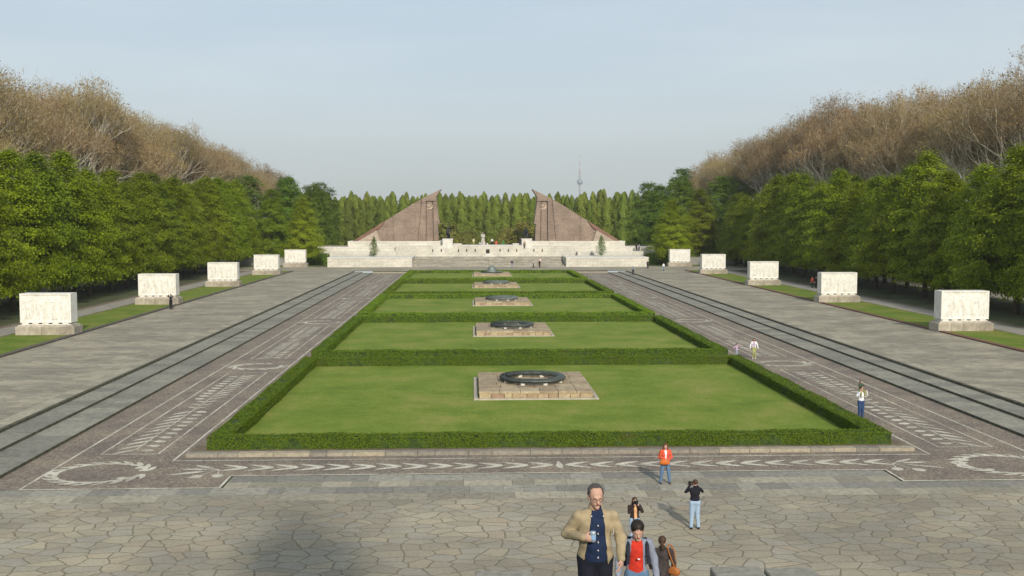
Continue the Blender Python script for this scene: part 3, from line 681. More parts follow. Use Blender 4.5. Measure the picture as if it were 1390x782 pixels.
# ================================================================== IMPLICIT-SURFACE FIGURES
class Field:
    def __init__(s, lo, hi, h):
        s.o = np.array(lo, float); s.h = h; s.n = np.ceil((np.array(hi)-lo)/h).astype(int)+1; s.F = np.full(s.n, .5, np.float32)
    def region(s, lo, hi, pad=.06):
        a = np.maximum(0, np.floor((np.array(lo)-pad-s.o)/s.h).astype(int)); b = np.minimum(s.n, np.ceil((np.array(hi)+pad-s.o)/s.h).astype(int)+1)
        if np.any(b <= a): return None, None
        sl = tuple(slice(int(x), int(y)) for x, y in zip(a, b))
        g = [(np.arange(x, y)*s.h+o).astype(np.float32) for x, y, o in zip(a, b, s.o)]
        return sl, (g[0][:, None, None], g[1][None, :, None], g[2][None, None, :])
    def put(s, sl, d, k, mode='u'):
        A = s.F[sl]
        if mode == 'u':
            if k > 0:
                hh = np.clip(.5+.5*(A-d)/k, 0, 1); s.F[sl] = A*(1-hh)+d*hh-k*hh*(1-hh)
            else: s.F[sl] = np.minimum(A, d)
        else: s.F[sl] = np.maximum(A, -d)
    def cone(s, a, b, ra, rb, k=.02, mode='u', flat=None):
        a = np.array(a, float); b = np.array(b, float); r = max(ra, rb); sl, g = s.region(np.minimum(a, b)-r, np.maximum(a, b)+r)
        if sl is None: return s
        d = b-a; L = max(float(d@d), 1e-8); p = [g[i]-a[i] for i in range(3)]; t = np.clip((p[0]*d[0]+p[1]*d[1]+p[2]*d[2])/L, 0, 1)
        q = np.sqrt((p[0]-t*d[0])**2+(p[1]-t*d[1])**2+(p[2]-t*d[2])**2)-(ra+(rb-ra)*t); s.put(sl, q, k, mode); return s
    def ell(s, c, r, M=None, k=.03, mode='u'):
        c = np.array(c, float); r = np.array(r, float); e = r if M is None else np.full(3, r.max()); sl, g = s.region(c-e, c+e)
        if sl is None: return s
        p = [g[i]-c[i] for i in range(3)]
        if M is not None: p = [p[0]*M[0][i]+p[1]*M[1][i]+p[2]*M[2][i] for i in range(3)]   # M columns = local axes
        k0 = np.sqrt((p[0]/r[0])**2+(p[1]/r[1])**2+(p[2]/r[2])**2); k1 = np.sqrt((p[0]/r[0]**2)**2+(p[1]/r[1]**2)**2+(p[2]/r[2]**2)**2)+1e-6
        s.put(sl, k0*(k0-1)/k1, k, mode); return s
    def clip(s, fn):
        g = [(np.arange(0, n)*s.h+o).astype(np.float32) for n, o in zip(s.n, s.o)]
        s.F = np.maximum(s.F, fn(g[0][:, None, None], g[1][None, :, None], g[2][None, None, :]).astype(np.float32)); return s
    def mesh(s):
        F = s.F; S = F < 0; ac = S[:-1, :-1, :-1]; al = ac.copy(); an = ac.copy()
        for dx in (0, 1):
            for dy in (0, 1):
                for dz in (0, 1):
                    c = S[dx:F.shape[0]-1+dx, dy:F.shape[1]-1+dy, dz:F.shape[2]-1+dz]; al &= c; an |= c
        act = an & ~al; I = np.argwhere(act); ids = np.full(act.shape, -1, np.int32); ids[act] = np.arange(len(I))
        P = np.zeros((len(I), 3)); cnt = np.zeros(len(I)); cs = [(a, b, c) for a in (0, 1) for b in (0, 1) for c in (0, 1)]
        val = {c: F[I[:, 0]+c[0], I[:, 1]+c[1], I[:, 2]+c[2]] for c in cs}
        for c in cs:
            for ax in range(3):
                if c[ax] == 0:
                    d = list(c); d[ax] = 1; d = tuple(d); a, b = val[c], val[d]; m = (a < 0) != (b < 0); t = np.where(m, a/np.where(m, a-b, 1), 0)
                    q = np.tile(np.array(c, float), (len(I), 1)); q[:, ax] = t; P[m] += q[m]; cnt[m] += 1
        V = s.o+(I+P/cnt[:, None])*s.h; Q = []
        for ax in range(3):
            u, v = [(1, 2), (2, 0), (0, 1)][ax]; A = np.take(S, range(0, S.shape[ax]-1), ax); B = np.take(S, range(1, S.shape[ax]), ax)
            E = np.argwhere(A != B); E = E[(E[:, u] > 0) & (E[:, v] > 0) & (E[:, u] < S.shape[u]-1) & (E[:, v] < S.shape[v]-1)]
            def cell(du, dv): J = E.copy(); J[:, u] -= du; J[:, v] -= dv; return ids[J[:, 0], J[:, 1], J[:, 2]]
            q = np.stack([cell(1, 1), cell(0, 1), cell(0, 0), cell(1, 0)], 1); fl = ~S[E[:, 0], E[:, 1], E[:, 2]]; q[fl] = q[fl][:, ::-1]; Q.append(q)
        Q = np.concatenate(Q); return V, Q[(Q >= 0).all(1)]
def rot(yaw=0, pitch_=0, roll=0):
    return np.array((Matrix.Rotation(yaw, 3, 'Z') @ Matrix.Rotation(pitch_, 3, 'X') @ Matrix.Rotation(roll, 3, 'Y')))
def clothmat(n, c, var=.18, rough=.9): return plain('cloth_'+n, c, rough, var, 14, bmp=.004)
SKIN = plain('skin', (.50, .30, .22), .6, .08, 8); SKIN_D = plain('lips_and_eyes', (.14, .06, .05), .5, .1, 8)
BASE = dict(head=(0, -.01, 1.635), neck=(0, .01, 1.47), chest=(0, 0, 1.30), waist=(0, 0, 1.10), pelvis=(0, 0, .97),
            shR=(-.185, .01, 1.43), elR=(-.235, .03, 1.15), wrR=(-.245, -.05, .92), shL=(.185, .01, 1.43), elL=(.235, .03, 1.15), wrL=(.245, -.05, .92),
            hipR=(-.09, 0, .93), knR=(-.10, -.02, .50), anR=(-.11, .02, .09), hipL=(.09, 0, .93), knL=(.10, -.02, .50), anL=(.11, .02, .09))
def person(label, loc, rz=0, H=1.75, h=.012, pose=None, hy=0, hp=0, wd=1.0, skin=SKIN, top=None, topc=None, sleeve=1.0, jacket=None, jopen=None, jhem=.86,
           legs=None, shoes=None, hair=None, hairstyle='short', belly=0, je=.022, headscale=1.05, skirt=None, handR=None, handL=None, group=None, cat='person', name='person', mono=None, body_only=False):
    """figure facing -y. pose overrides joints (metres, for a 1.75 m figure)."""
    S = H/1.75; J = {k: np.array(v, float) for k, v in BASE.items()}
    for k, v in (pose or {}).items(): J[k] = np.array(v, float)
    for k in J:
        J[k] = J[k]*S
    root = empty(name, loc, rz); tag(root, label, cat, group)
    A = np.array(list(J.values())); lo = A.min(0)-.3*S; hi = A.max(0)+.3*S; hi[2] = J['head'][2]+.2*S; lo[2] = min(A[:, 2].min()-.13*S, -.02)
    SH = S*headscale; M = rot(hy, hp); HC = J['head']; hl = lambda x, y, z: HC+SH*(M @ np.array((x, y, z)))
    fe = max(.0085*S, h*.62)
    def hand(f, el, wr, hd, infl=0):
        d = wr-el; d /= np.linalg.norm(d)+1e-9; hd = hd or {}
        dr = np.array(hd.get('dir', d), float); dr /= np.linalg.norm(dr); pn = np.array(hd.get('palm', (0, -.3, 0)), float)
        side = np.cross(dr, pn); 
        if np.linalg.norm(side) < 1e-3: side = np.cross(dr, (1, 0, 0))
        side /= np.linalg.norm(side); pn = np.cross(side, dr); cu = hd.get('curl', .45); ts = hd.get('thumb', 1)
        pc = wr+dr*.05*S
        Mx = np.stack([side, dr, pn], 1); f.ell(pc, np.array((.042, .052, .02))*S, Mx, k=.012); f.cone(wr, pc, .026*S, .028*S, .015)
        for i, (o, L) in enumerate(((-.031, .075), (-.0105, .085), (.0105, .08), (.031, .062))):
            b = wr+dr*.085*S+side*o*S; a1 = cu*1.0; a2 = cu*2.4
            m1 = b+S*L*.5*(dr*math.cos(a1)+pn*math.sin(a1)); m2 = m1+S*L*.5*(dr*math.cos(a2)+pn*math.sin(a2))
            f.cone(b-dr*.02*S, m1, fe*1.08, fe, .004); f.cone(m1, m2, fe, fe*.85, .003)
        tb = wr+dr*.03*S+side*ts*-.03*S; t1 = tb+S*.035*(dr*.6-side*ts*.75+pn*.35); t2 = t1+S*.032*(dr*.8-side*ts*.1+pn*.6)
        f.cone(tb, t1, .013*S, .011*S, .008); f.cone(t1, t2, fe*1.1, fe*.95, .004)
    # ---- body
    f = Field(lo, hi, h)
    f.ell(hl(0, .012, .03), np.array((.074, .094, .088))*SH, M, .03); f.ell(hl(0, -.022, -.045), np.array((.056, .066, .062))*SH, M, .035)
    f.cone(hl(0, -.088, .0), hl(0, -.108, -.028), .010*S, .014*S, .012); f.cone(hl(-.03, -.078, .018), hl(.03, -.078, .018), .012*S, .012*S, .012)
    f.cone(hl(-.02, -.082, -.062), hl(.02, -.082, -.062), .010*S, .010*S, .008); f.ell(hl(0, -.07, -.095), np.array((.024, .02, .018))*SH, M, .02)
    for sx in (-1, 1):
        f.ell(hl(sx*.076, .012, -.012), np.array((.012, .022, .032))*SH, M, .006)
        f.ell(hl(sx*.030, -.092, .0), np.array((.014, .012, .009))*SH, M, .01, 'c')
    f.cone(J['neck'], hl(0, .02, -.06), .058*S*wd**.5, .052*S, .02)
    f.ell(J['chest'], np.array((.15*wd, .10*wd, .17))*S, None, .03); f.ell(J['waist'], np.array((.13*wd, .095*wd, .15))*S, None, .04)
    f.ell(J['pelvis'], np.array((.155*wd, .11*wd, .13))*S, None, .05)
    for s_ in 'RL':
        f.cone(J['neck']+np.array((0, 0, -.03*S)), J['sh'+s_]+np.array((0, 0, -.015*S)), .036*S, .042*S, .03); f.cone(J['sh'+s_]+np.array((0, 0, -.015*S)), J['el'+s_], .044*S, .036*S, .02); f.cone(J['el'+s_], J['wr'+s_], .038*S, .026*S, .02)
        f.cone(J['hip'+s_], J['kn'+s_], .085*S*wd**.5, .055*S, .04); f.cone(J['kn'+s_], J['an'+s_], .052*S, .036*S, .02)
        ft = J['an'+s_]; f.cone(ft+np.array((0, .03, -.045))*S, ft+np.array((0, -.14, -.06))*S, .034*S, .026*S, .03)
        hand(f, J['el'+s_], J['wr'+s_], handR if s_ == 'R' else handL)
    if mono is not None:
        # statue: fold clothing into the same solid
        f.cone(J['chest'], J['pelvis'], .17*S, .19*S, .06)
        if skirt: f.cone(J['pelvis'], (J['pelvis'][0], J['pelvis'][1], .02), .2*S, skirt*S, .08)
        for s_ in 'RL':
            f.cone(J['sh'+s_], J['el'+s_], .075*S, .065*S, .03); f.cone(J['el'+s_], J['wr'+s_], .065*S, .05*S, .03)
            f.cone(J['hip'+s_], J['kn'+s_], .11*S, .09*S, .04); f.cone(J['kn'+s_], J['an'+s_], .08*S, .06*S, .03)
        V, Q = f.mesh(); mk('figure', V, Q, mono, root, None, True); return root
    V, Q = f.mesh(); C = V[Q].mean(1); mi = np.zeros(len(Q), int)
    for sx in (-1, 1): mi[np.linalg.norm(C-hl(sx*.030, -.088, .0), axis=1) < max(.013*S, h*.9)] = 1
    dl = (C-hl(0, -.09, -.062)); mi[(np.abs(dl[:, 0]) < .024*S) & (np.abs(dl[:, 2]) < .007*S) & (np.abs(dl[:, 1]) < .02*S)] = 1
    mk('body', V, Q, [skin, SKIN_D], root, mi, True)
    # ---- trousers / skirt
    if legs is not None:
        f = Field(lo, hi, h); e = .018
        f.ell(J['pelvis'], np.array((.155*wd+e, .11*wd+e, .14))*S, None, .04)
        for s_ in 'RL':
            f.cone(J['hip'+s_], J['kn'+s_], (.088*wd**.5+e)*S, (.062+e)*S, .04); an = J['an'+s_]+np.array((0, 0, -.02))*S; f.cone(J['kn'+s_], an, (.06+e)*S, (.052+e*.6)*S, .02)
        zt = J['pelvis'][2]+.10*S; f.clip(lambda x, y, z: z-zt+0*x+0*y)
        V, Q = f.mesh(); mk('trousers', V, Q, legs, root, None, True)
    if shoes is not None:
        f = Field(lo, hi, h)
        for s_ in 'RL':
            ft = J['an'+s_]; f.cone(ft+np.array((0, .04, -.05))*S, ft+np.array((0, -.15, -.06))*S, .045*S, .042*S, .02); f.cone(ft, ft+np.array((0, .01, -.04))*S, .045*S, .05*S, .02)
        V, Q = f.mesh(); mk('shoes', V, Q, shoes, root, None, True)
    parts_ = {}
    def garment(nm, mat, e, hem, slv, opening=None, collar=False):
        f = Field(lo, hi, h)
        f.ell(J['chest'], np.array((.155*wd+e, .105*wd+e, .18))*S, None, .03); f.ell(J['waist'], np.array((.14*wd+e, .105*wd+e+belly, .16))*S, None, .04)
        f.ell(J['pelvis'], np.array((.155*wd+e, .11*wd+e+belly*.5, .17))*S, None, .04)
        if hem < .8: f.cone(J['pelvis'], J['pelvis']*np.array((1, 1, 0))+np.array((0, 0, hem*S)), (.17*wd+e)*S, (.2*wd+e)*S, .05)
        for s_ in 'RL':
            f.cone(J['neck']+np.array((0, 0, -.03*S)), J['sh'+s_]+np.array((0, 0, -.014*S)), .045*S+e*.7, (.050+e*.9)*S, .03)
            f.cone(J['sh'+s_]+np.array((0, 0, -.012*S)), J['el'+s_], (.050+e*.9)*S, (.040+e*.9)*S, .02)
            if slv > .6: q = J['el'+s_]+(J['wr'+s_]-J['el'+s_])*min(1, slv); f.cone(J['el'+s_], q, (.040+e*.9)*S, (.030+e*.8)*S, .02)
        if collar: f.cone(J['neck']+np.array((0, .01, -.03))*S, J['neck']+np.array((0, .012, .035))*S, (.062+e*.6)*S, (.066+e*.6)*S, .02)
        zt = hem*S; px, py = J['pelvis'][0], J['pelvis'][1]
        f.clip(lambda x, y, z: np.where((np.hypot(x-px, y-py) < .34*S), zt-z, -.1)+0*z if hem > 0 else -1+0*x*y*z)
        if not collar:
            nk = J['neck']; f.clip(lambda x, y, z: z-nk[2]-.005*S+0*x+0*y - np.where(np.hypot(x-nk[0], y-nk[1]) > .12*S, .5, 0))
        if opening:
            (x0t, x1t), (x0b, x1b) = opening; zt_, zb_ = 1.5*S, hem*S; yc = J['chest'][1]+.0
            def cut(x, y, z):
                t = np.clip((z-zb_)/(zt_-zb_), 0, 1); xl = (x0b+(x0t-x0b)*t)*S; xr = (x1b+(x1t-x1b)*t)*S
                return -np.maximum(np.maximum(xl-x, x-xr), np.maximum(y-yc, z-J['neck'][2]-.08*S))
            f.clip(cut)
        # hands and forearms crossing in front must stay outside the garment
        V, Q = f.mesh(); ph = loc[0]*3.7
        fold = .55*np.sin(V[:, 2]/S*58+V[:, 0]/S*21+ph+1.5*np.sin(V[:, 0]/S*17))+.45*np.sin(V[:, 2]/S*27-V[:, 0]/S*33+ph*2)
        rad = V-J['chest']; rad[:, 2] = 0; rad /= np.linalg.norm(rad, axis=1)[:, None]+1e-6; V = V+rad*(fold*(.0055 if nm == 'jacket' else .0025)*S)[:, None]
        return mk(nm, V, Q, mat, root, None, True)
    if top is not None: garment('shirt', top, .010, .93, sleeve, None, bool(topc))
    if jacket is not None: garment('jacket', jacket, je, jhem, .97, jopen, True)
    # ---- hair
    if hair is not None:
        f = Field(lo, hi, h)
        f.ell(hl(0, .022, .042), np.array((.086, .100, .092))*SH, M, .0)
        face = {'short': (.035, -.03), 'balding': (.055, -.02), 'bowl': (.010, -.03), 'pony': (.04, -.01), 'long': (.035, -.02), 'bob': (.035, -.02)}[hairstyle]
        if hairstyle in ('long', 'bob'):
            n = .17 if hairstyle == 'long' else .1
            for sx in (-1, 1): f.cone(hl(sx*.07, .02, .02), hl(sx*.085, .03, -n), .035*S, .04*S, .03)
            f.cone(hl(0, .06, .02), hl(0, .085, -n), .07*S, .075*S, .04)
        if hairstyle == 'pony':
            f.cone(hl(0, .10, .04), hl(0, .135, -.02), .03*S, .034*S, .01); f.cone(hl(0, .135, -.02), hl(0, .14, -.16), .036*S, .014*S, .01)
        Mi = M.T
        def cut(x, y, z):
            px, py, pz = x-HC[0], y-HC[1], z-HC[2]
            ly = (M[0][1]*px+M[1][1]*py+M[2][1]*pz)/SH; lz = (M[0][2]*px+M[1][2]*py+M[2][2]*pz)/SH; lx = (M[0][0]*px+M[1][0]*py+M[2][0]*pz)/SH
            zt = face[0]
            d = np.minimum(-(ly-face[1]), zt+.0-lz)           # >0 in front of ears and below fringe -> removed
            d2 = np.minimum(.09-ly, -.055-lz) if hairstyle in ('short', 'balding', 'bowl') else -1+0*ly
            if hairstyle == 'pony': d2 = np.minimum(.085-ly, -.06-lz)
            d3 = np.minimum(np.minimum(lz-.05, -.040-ly+.55*np.abs(lx)), .064-np.abs(lx)) if hairstyle == 'balding' else -1+0*ly
            return np.maximum(np.maximum(d, d2), d3)*S
        f.clip(cut); V, Q = f.mesh(); V = V+((np.sin(V[:, 0]/S*310+V[:, 2]/S*60)+np.sin(V[:, 0]/S*170-V[:, 1]/S*140+2)*.8)*.0022*S)[:, None]*(V-HC)/(np.linalg.norm(V-HC, axis=1)[:, None]); mk('hair', V, Q, hair, root, None, True)
    return root
# ---- bronze kneeling figures on white plinths, pale stone figure behind the gate
m_dbronze = plain('dark_bronze', (.035, .038, .045), .45, .3, 3, metal=.5); m_pstone = plain('pale_granite', (.42, .40, .34), .85, .15, 2)
kneel = dict(pelvis=(0, .05, .52), waist=(0, .02, .68), chest=(0, -.03, .88), neck=(0, -.06, 1.06), head=(0, -.12, 1.20), shR=(-.2, -.04, 1.02), shL=(.2, -.04, 1.02), elR=(-.3, -.12, .76), wrR=(-.2, -.3, .62),
             elL=(.27, -.2, .78), wrL=(.1, -.36, .72), hipR=(-.1, .03, .5), knR=(-.13, -.4, .5), anR=(-.13, -.38, .09), hipL=(.1, .05, .5), knL=(.16, -.05, .1), anL=(.16, .38, .12))
for s, nm in ((-1, 'left'), (1, 'right')):
    x = GX+s*9.2; y = 241.2
    r = empty('statue_plinth', (x, y, 4.0)); tag(r, f'white stone plinth under the {nm} kneeling bronze figure', 'plinth')
    mb = MB(); mb.box(-1.15, 1.15, -1.3, 1.3, 0, 2.15); mb.build('block', m_cop, r); mb = MB(); mb.box(-1.25, 1.25, -1.4, 1.4, 2.15, 2.4); mb.build('cap', m_cop, r)
    st = person(f'dark bronze kneeling figure with bowed head on the {nm} plinth', (x, y+.1, 6.4), rz=-s*.9, H=3.6, h=.05, pose=kneel, mono=m_dbronze, cat='statue', name='kneeling_statue')
    mb = MB(); mb.box(-1.0, 1.0, -1.1, 1.1, -.02, .16); mb.build('footing', m_dbronze, st)
    a, b = sorted((x-s*1.3, x-s*3.2)); r = wallthing(f'short coping step beside the {nm} statue plinth', a, b, 240.6, 244, 4.7, 5.2, name='low_wall')
st = person('pale stone robed figure standing far behind the gate opening', (-.4, 318, 2.9), H=4.0, h=.06, mono=m_pstone, skirt=.36, cat='statue', name='stone_statue', pose=dict(head=(-.02, -.05, 1.6), wrR=(-.05, -.2, 1.05), wrL=(.05, -.2, 1.1), elR=(-.22, -.05, 1.15), elL=(.22, -.05, 1.15)))
mb = MB(); mb.box(-1, 1, -1, 1, -2.6, .02); mb.build('pedestal', m_pstone, st)

# ---- hill, stairs and monument behind the camera
m_hill = mk_grass('mound_grass', (.07, .12, .02), (.10, .16, .025), (.14, .17, .04))
mb = MB(); mb.lathe([(44, -.04), (42, 0.02), (17, 9.0), (15, 9.3), (0, 9.3)], (0, -18, 0), 72)
tag(mb.build('mound', m_hill, smooth=False), kind='structure')
r = empty('mound_stairs', (0, 0, 0)); tag(r, 'stone stairs climbing the grass mound below the camera', 'stairs')
mb = MB(); n = 62
for i in range(n):
    y = 28.7-i*.4167; mb.box(-2.95 if i > -1 else -2.2, 2.95, y-.4167*1.0-.5, y, (i+1)*.15-1.2, (i+1)*.15)
mb.box(-2.95, 2.95, -8, 28.7-n*.4167, 8.0, n*.15+.05); mb.build('treads', m_slab, r)
for a, b, y in ((-3.82, -2.2, 29.3), (3.05, 4.5, 29.35), (4.53, 5.95, 28.95)):
    mb = MB(); mb.bbox(a, b, y-1.3, y, -.05, .84 if y != 28.95 else .92, .03); mb.build('end_block', m_slab_blue, r)
for s in (-1, 1):
    a, b = sorted((s*2.97, s*3.6)); mb = MB()
    for i in range(20):
        y = 27.9-i*1.25; z = (28.7-y)*.36+.12; mb.add([(a, y-1.25, z-1.5), (b, y-1.25, z-1.5), (b, y, z-1.5-.45), (a, y, z-1.5-.45), (a, y-1.25, z+.45), (b, y-1.25, z+.45), (b, y, z), (a, y, z)], [(3, 2, 1, 0), (4, 5, 6, 7), (0, 1, 5, 4), (1, 2, 6, 5), (2, 3, 7, 6), (3, 0, 4, 7)])
    mb.build('cheek_wall', m_slab, r)
r = empty('mausoleum', (0, -14.5, 9.2)); tag(r, 'round stone mausoleum on the mound behind the camera', 'building')
mb = MB(); mb.lathe([(6.2, 0), (6.2, .8), (5.4, .8), (5.0, 6.5), (5.3, 6.5), (5.3, 7.2), (0, 7.2)], n=40); mb.build('drum', m_tw, r)
st = person('colossal bronze figure standing on the mausoleum behind the camera', (0, -14.5, 16.3), H=12.6, h=.2, rz=math.pi, mono=m_dbronze, skirt=.42, cat='statue', name='colossal_statue', wd=1.35)

# ================================================================== TREES
m_bark = plain('bark', (.075, .06, .045), .95, .35, 3); m_pale_bark = plain('pale_plane_bark', (.60, .55, .44), .9, .3, .8); m_twig = leafmat('plane_twigs', [(0, (.16, .115, .055)), (.5, (.235, .175, .08)), (1, (.31, .25, .11))], .22)
m_lime_leaf = leafmat('lime_leaves', [(0, (.12, .175, .006)), (.5, (.175, .245, .008)), (1, (.24, .31, .014))], .45)
m_green_leaf = leafmat('green_leaves', [(0, (.075, .135, .012)), (.5, (.11, .19, .016)), (1, (.15, .235, .026))], .42)
m_poplar_leaf = leafmat('poplar_leaves', [(0, (.13, .18, .024)), (.5, (.18, .24, .034)), (1, (.23, .29, .055))], .48)
m_willow_leaf = leafmat('willow_leaves', [(0, (.14, .16, .03)), (.5, (.20, .21, .04)), (1, (.26, .24, .06))], .4)
def limbs(mb, base, d, L, r, depth, rr, spread=.6, kids=3, up=.25, tips=None, n=5, seg=2):
    """recursive tapered limbs"""
    p = Vector(base); dd = Vector(d).normalized(); r0 = r
    for s in range(seg):
        q = p+dd*(L/seg); r1 = r0*(.82 if s < seg-1 else .7); mb.tube(p, q, r0, r1, n, caps=False); p = q; r0 = r1
        dd = (dd+Vector((rr.normal(0, .13), rr.normal(0, .13), rr.normal(0, .08)+up*.2))).normalized()
        if tips is not None and depth <= 1: tips.append((tuple(p), tuple(dd)))
    if depth <= 0: return
    for i in range(kids):
        a = 2*math.pi*(i+rr.uniform(-.3, .3))/kids; t = dd.orthogonal().normalized(); t.rotate(Matrix.Rotation(a, 3, dd))
        nd = (dd+t*spread*rr.uniform(.6, 1.3)+Vector((0, 0, up))).normalized()
        limbs(mb, p, nd, L*rr.uniform(.62, .85), r0*.78, depth-1, rr, spread, kids, up, tips, max(3, n-1), seg)
def linden(seed, H=17.5, Rm=4.9, leaf=.19, nclump=340, per=140, low=2.4, mat=None, name='linden_tree', peak=1.25):
    rr = np.random.default_rng(seed); root = empty(name)
    mb = MB(); mb.tube((0, 0, -.1), (0, 0, 3), .36, .27, 9); mb.tube((0, 0, 3), (rr.normal(0, .2), rr.normal(0, .2), H*.62), .27, .12, 7)
    for i in range(9):
        z = rr.uniform(2.8, H*.6); a = i*2.4; limbs(mb, (0, 0, z), (math.cos(a), math.sin(a), .55), 2.2*(1-z/H*.5), .1, 1, rr, .5, 2, .2)
    mb.build('trunk', m_bark, root)
    # clumps of foliage: flattened sprays lying one over another, with gaps between
    Cs, Ns, Ss = [], [], []
    ph = rr.uniform(0, 6.28, 4)
    for i in range(nclump):
        t = rr.random()**.9; z = low+(H-low)*t
        prof = (math.sin(math.pi*min(1, (t*.86+.14))**.8)**.62) if t < .97 else .15
        prof = min(1, (t+.14)/.22)**.5*(1-t**2.2)**.62
        if mat is not None: prof = max(.05, math.sin(math.pi*(.16+.82*t)))**.5
        a = rr.uniform(0, 6.28); R0 = Rm*prof*(1+.16*math.sin(2*a+ph[0])+.12*math.sin(3*a+ph[1]+t*5))
        q = rr.random()**.42; cx, cy = R0*q*math.cos(a), R0*q*math.sin(a); rad = rr.uniform(.6, 1.45)*(1-.3*t)
        n = int(per*rad**2/1.1); u = rr.normal(0, .5, (n, 3)); u[:, 2] *= .26
        u = u/np.maximum(1, np.linalg.norm(u, axis=1))[:, None]
        P = u*rad; P[:, 2] -= .22*(P[:, 0]**2+P[:, 1]**2)/rad+.18*(P[:, 0]*math.cos(a)+P[:, 1]*math.sin(a))
        Cs.append(P+np.array((cx, cy, z))); N = np.tile(np.array((math.cos(a)*.9, math.sin(a)*.9, .8)), (n, 1)); Ns.append(N)
    Call = np.concatenate(Cs); Call = Call+rr.normal(0, 1, Call.shape)*np.where(rr.random(len(Call)) < .4, .38, .07)[:, None]; cen = np.array((0, 0, H*.42)); Nn = (Call-cen)*np.array((1, 1, .7)); Nn /= np.linalg.norm(Nn, axis=1)[:, None]+1e-6; Nn += np.array((0, 0, .35))
    V, Fc = cards(Call, Nn, leaf, rr, .38, 1.4)
    mk('crown', V, Fc, mat or m_lime_leaf, root); return root
def plane_tree(seed, H=32):
    rr = np.random.default_rng(seed); root = empty('plane_tree'); mb = MB(); tips = []
    mb.tube((0, 0, -.1), (0, 0, 7), .65, .5, 9); mb.tube((0, 0, 7), (.3, .1, 11), .5, .4, 8)
    for i in range(6):
        a = i*1.05+rr.uniform(-.2, .2); z = 8+i*.55; limbs(mb, (.2, 0, z), (math.cos(a)*.62, math.sin(a)*.62, 1.0), 6.6, .36, 5, rr, .5, 3, .2, tips, 6)
    limbs(mb, (.3, .1, 11), (.05, 0, 1), 7.0, .45, 5, rr, .45, 3, .25, tips, 6)
    zs = np.array([v[2] for v in mb.v]); sc = H/zs.max()
    mb.v = [(v[0]*.9, v[1]*.9, v[2]*(sc if True else 1)) for v in mb.v]
    mb.build('trunk', m_pale_bark, root)
    T = np.array([t[0] for t in tips]); D = np.array([t[1] for t in tips]); T = T*np.array((.9, .9, sc))
    k = max(1, int(24000/len(T))); P = np.repeat(T, k, 0); d = np.repeat(D, k, 0)+rr.normal(0, .6, (len(P), 3)); d[:, 2] += .25; d /= np.linalg.norm(d, axis=1)[:, None]
    P = P+rr.normal(0, .38, P.shape); L = rr.uniform(.35, .9, len(P))[:, None]; w = np.cross(d, rr.normal(0, 1, d.shape)); w /= np.linalg.norm(w, axis=1)[:, None]; w *= .02
    V = np.stack([P-w, P+w, P+d*L+w*.4, P+d*L-w*.4], 1).reshape(-1, 3); F1 = np.arange(len(V)).reshape(-1, 4)
    n2 = 9000; ii = rr.integers(0, len(P), n2); C = P[ii]+d[ii]*L[ii]*rr.random((n2, 1)); V2, F2 = cards(C, rr.normal(0, 1, C.shape), .19, rr, .5, 1.3)
    mk('twigs', np.concatenate([V, V2]), np.concatenate([F1, F2+len(V)]), m_twig, root); return root
def poplar(seed, H=20, Rm=2.5):
    rr = np.random.default_rng(seed); root = empty('poplar_tree'); mb = MB(); mb.tube((0, 0, -.1), (0, 0, H*.9), .28, .05, 6); mb.build('trunk', m_bark, root)
    n = 9000; t = rr.random(n); z = 1.0+(H-1.0)*t; prof = np.minimum(1, (t+.03)/.22)**.6*(1-t**4)**.6*(1-.25*t); a = rr.uniform(0, 6.28, n)
    q = rr.random(n)**.6; lob = 1+.22*np.sin(3*a+z*.8)+.18*np.sin(5*a-z*1.3)+.12*np.sin(z*2.1+2*a); r = Rm*prof*q*lob
    C = np.stack([r*np.cos(a), r*np.sin(a), z], 1); N = np.stack([np.cos(a), np.sin(a), .3+0*a], 1)
    V, Fc = cards(C, N, .32, rr, .3, 1.5); mk('crown', V, Fc, m_poplar_leaf, root); return root
def bush(seed, H=6.5, Rm=4, mat=None, name='willow_tree', leaf=.3):
    rr = np.random.default_rng(seed); root = empty(name); mb = MB(); mb.tube((0, 0, -.1), (0, 0, H*.5), .2, .1, 6)
    for i in range(5): a = i*1.26; limbs(mb, (0, 0, 1+i*.2), (math.cos(a)*.7, math.sin(a)*.7, 1), H*.3, .08, 1, rr, .5, 2, .1)
    mb.build('trunk', m_bark, root); Cs = []
    for i in range(60):
        a = rr.uniform(0, 6.28); e = math.asin(rr.uniform(-.1, 1)); q = rr.uniform(.6, 1); c = np.array((Rm*q*math.cos(e)*math.cos(a), Rm*q*math.cos(e)*math.sin(a), H*.1+H*.85*q*math.sin(e)+.4))
        u = rr.normal(0, .33, (120, 3))*np.array((1, 1, 1.1)); Cs.append(c+u*1.5)
    C = np.concatenate(Cs); C[:, 2] = np.maximum(C[:, 2], .15); Nb = C-np.array((0, 0, H*.35)); Nb /= np.linalg.norm(Nb, axis=1)[:, None]+1e-6; V, Fc = cards(C, Nb+np.array((0, 0, .2)), leaf, rr, .4, 1.9); mk('crown', V, Fc, mat or m_willow_leaf, root); return root
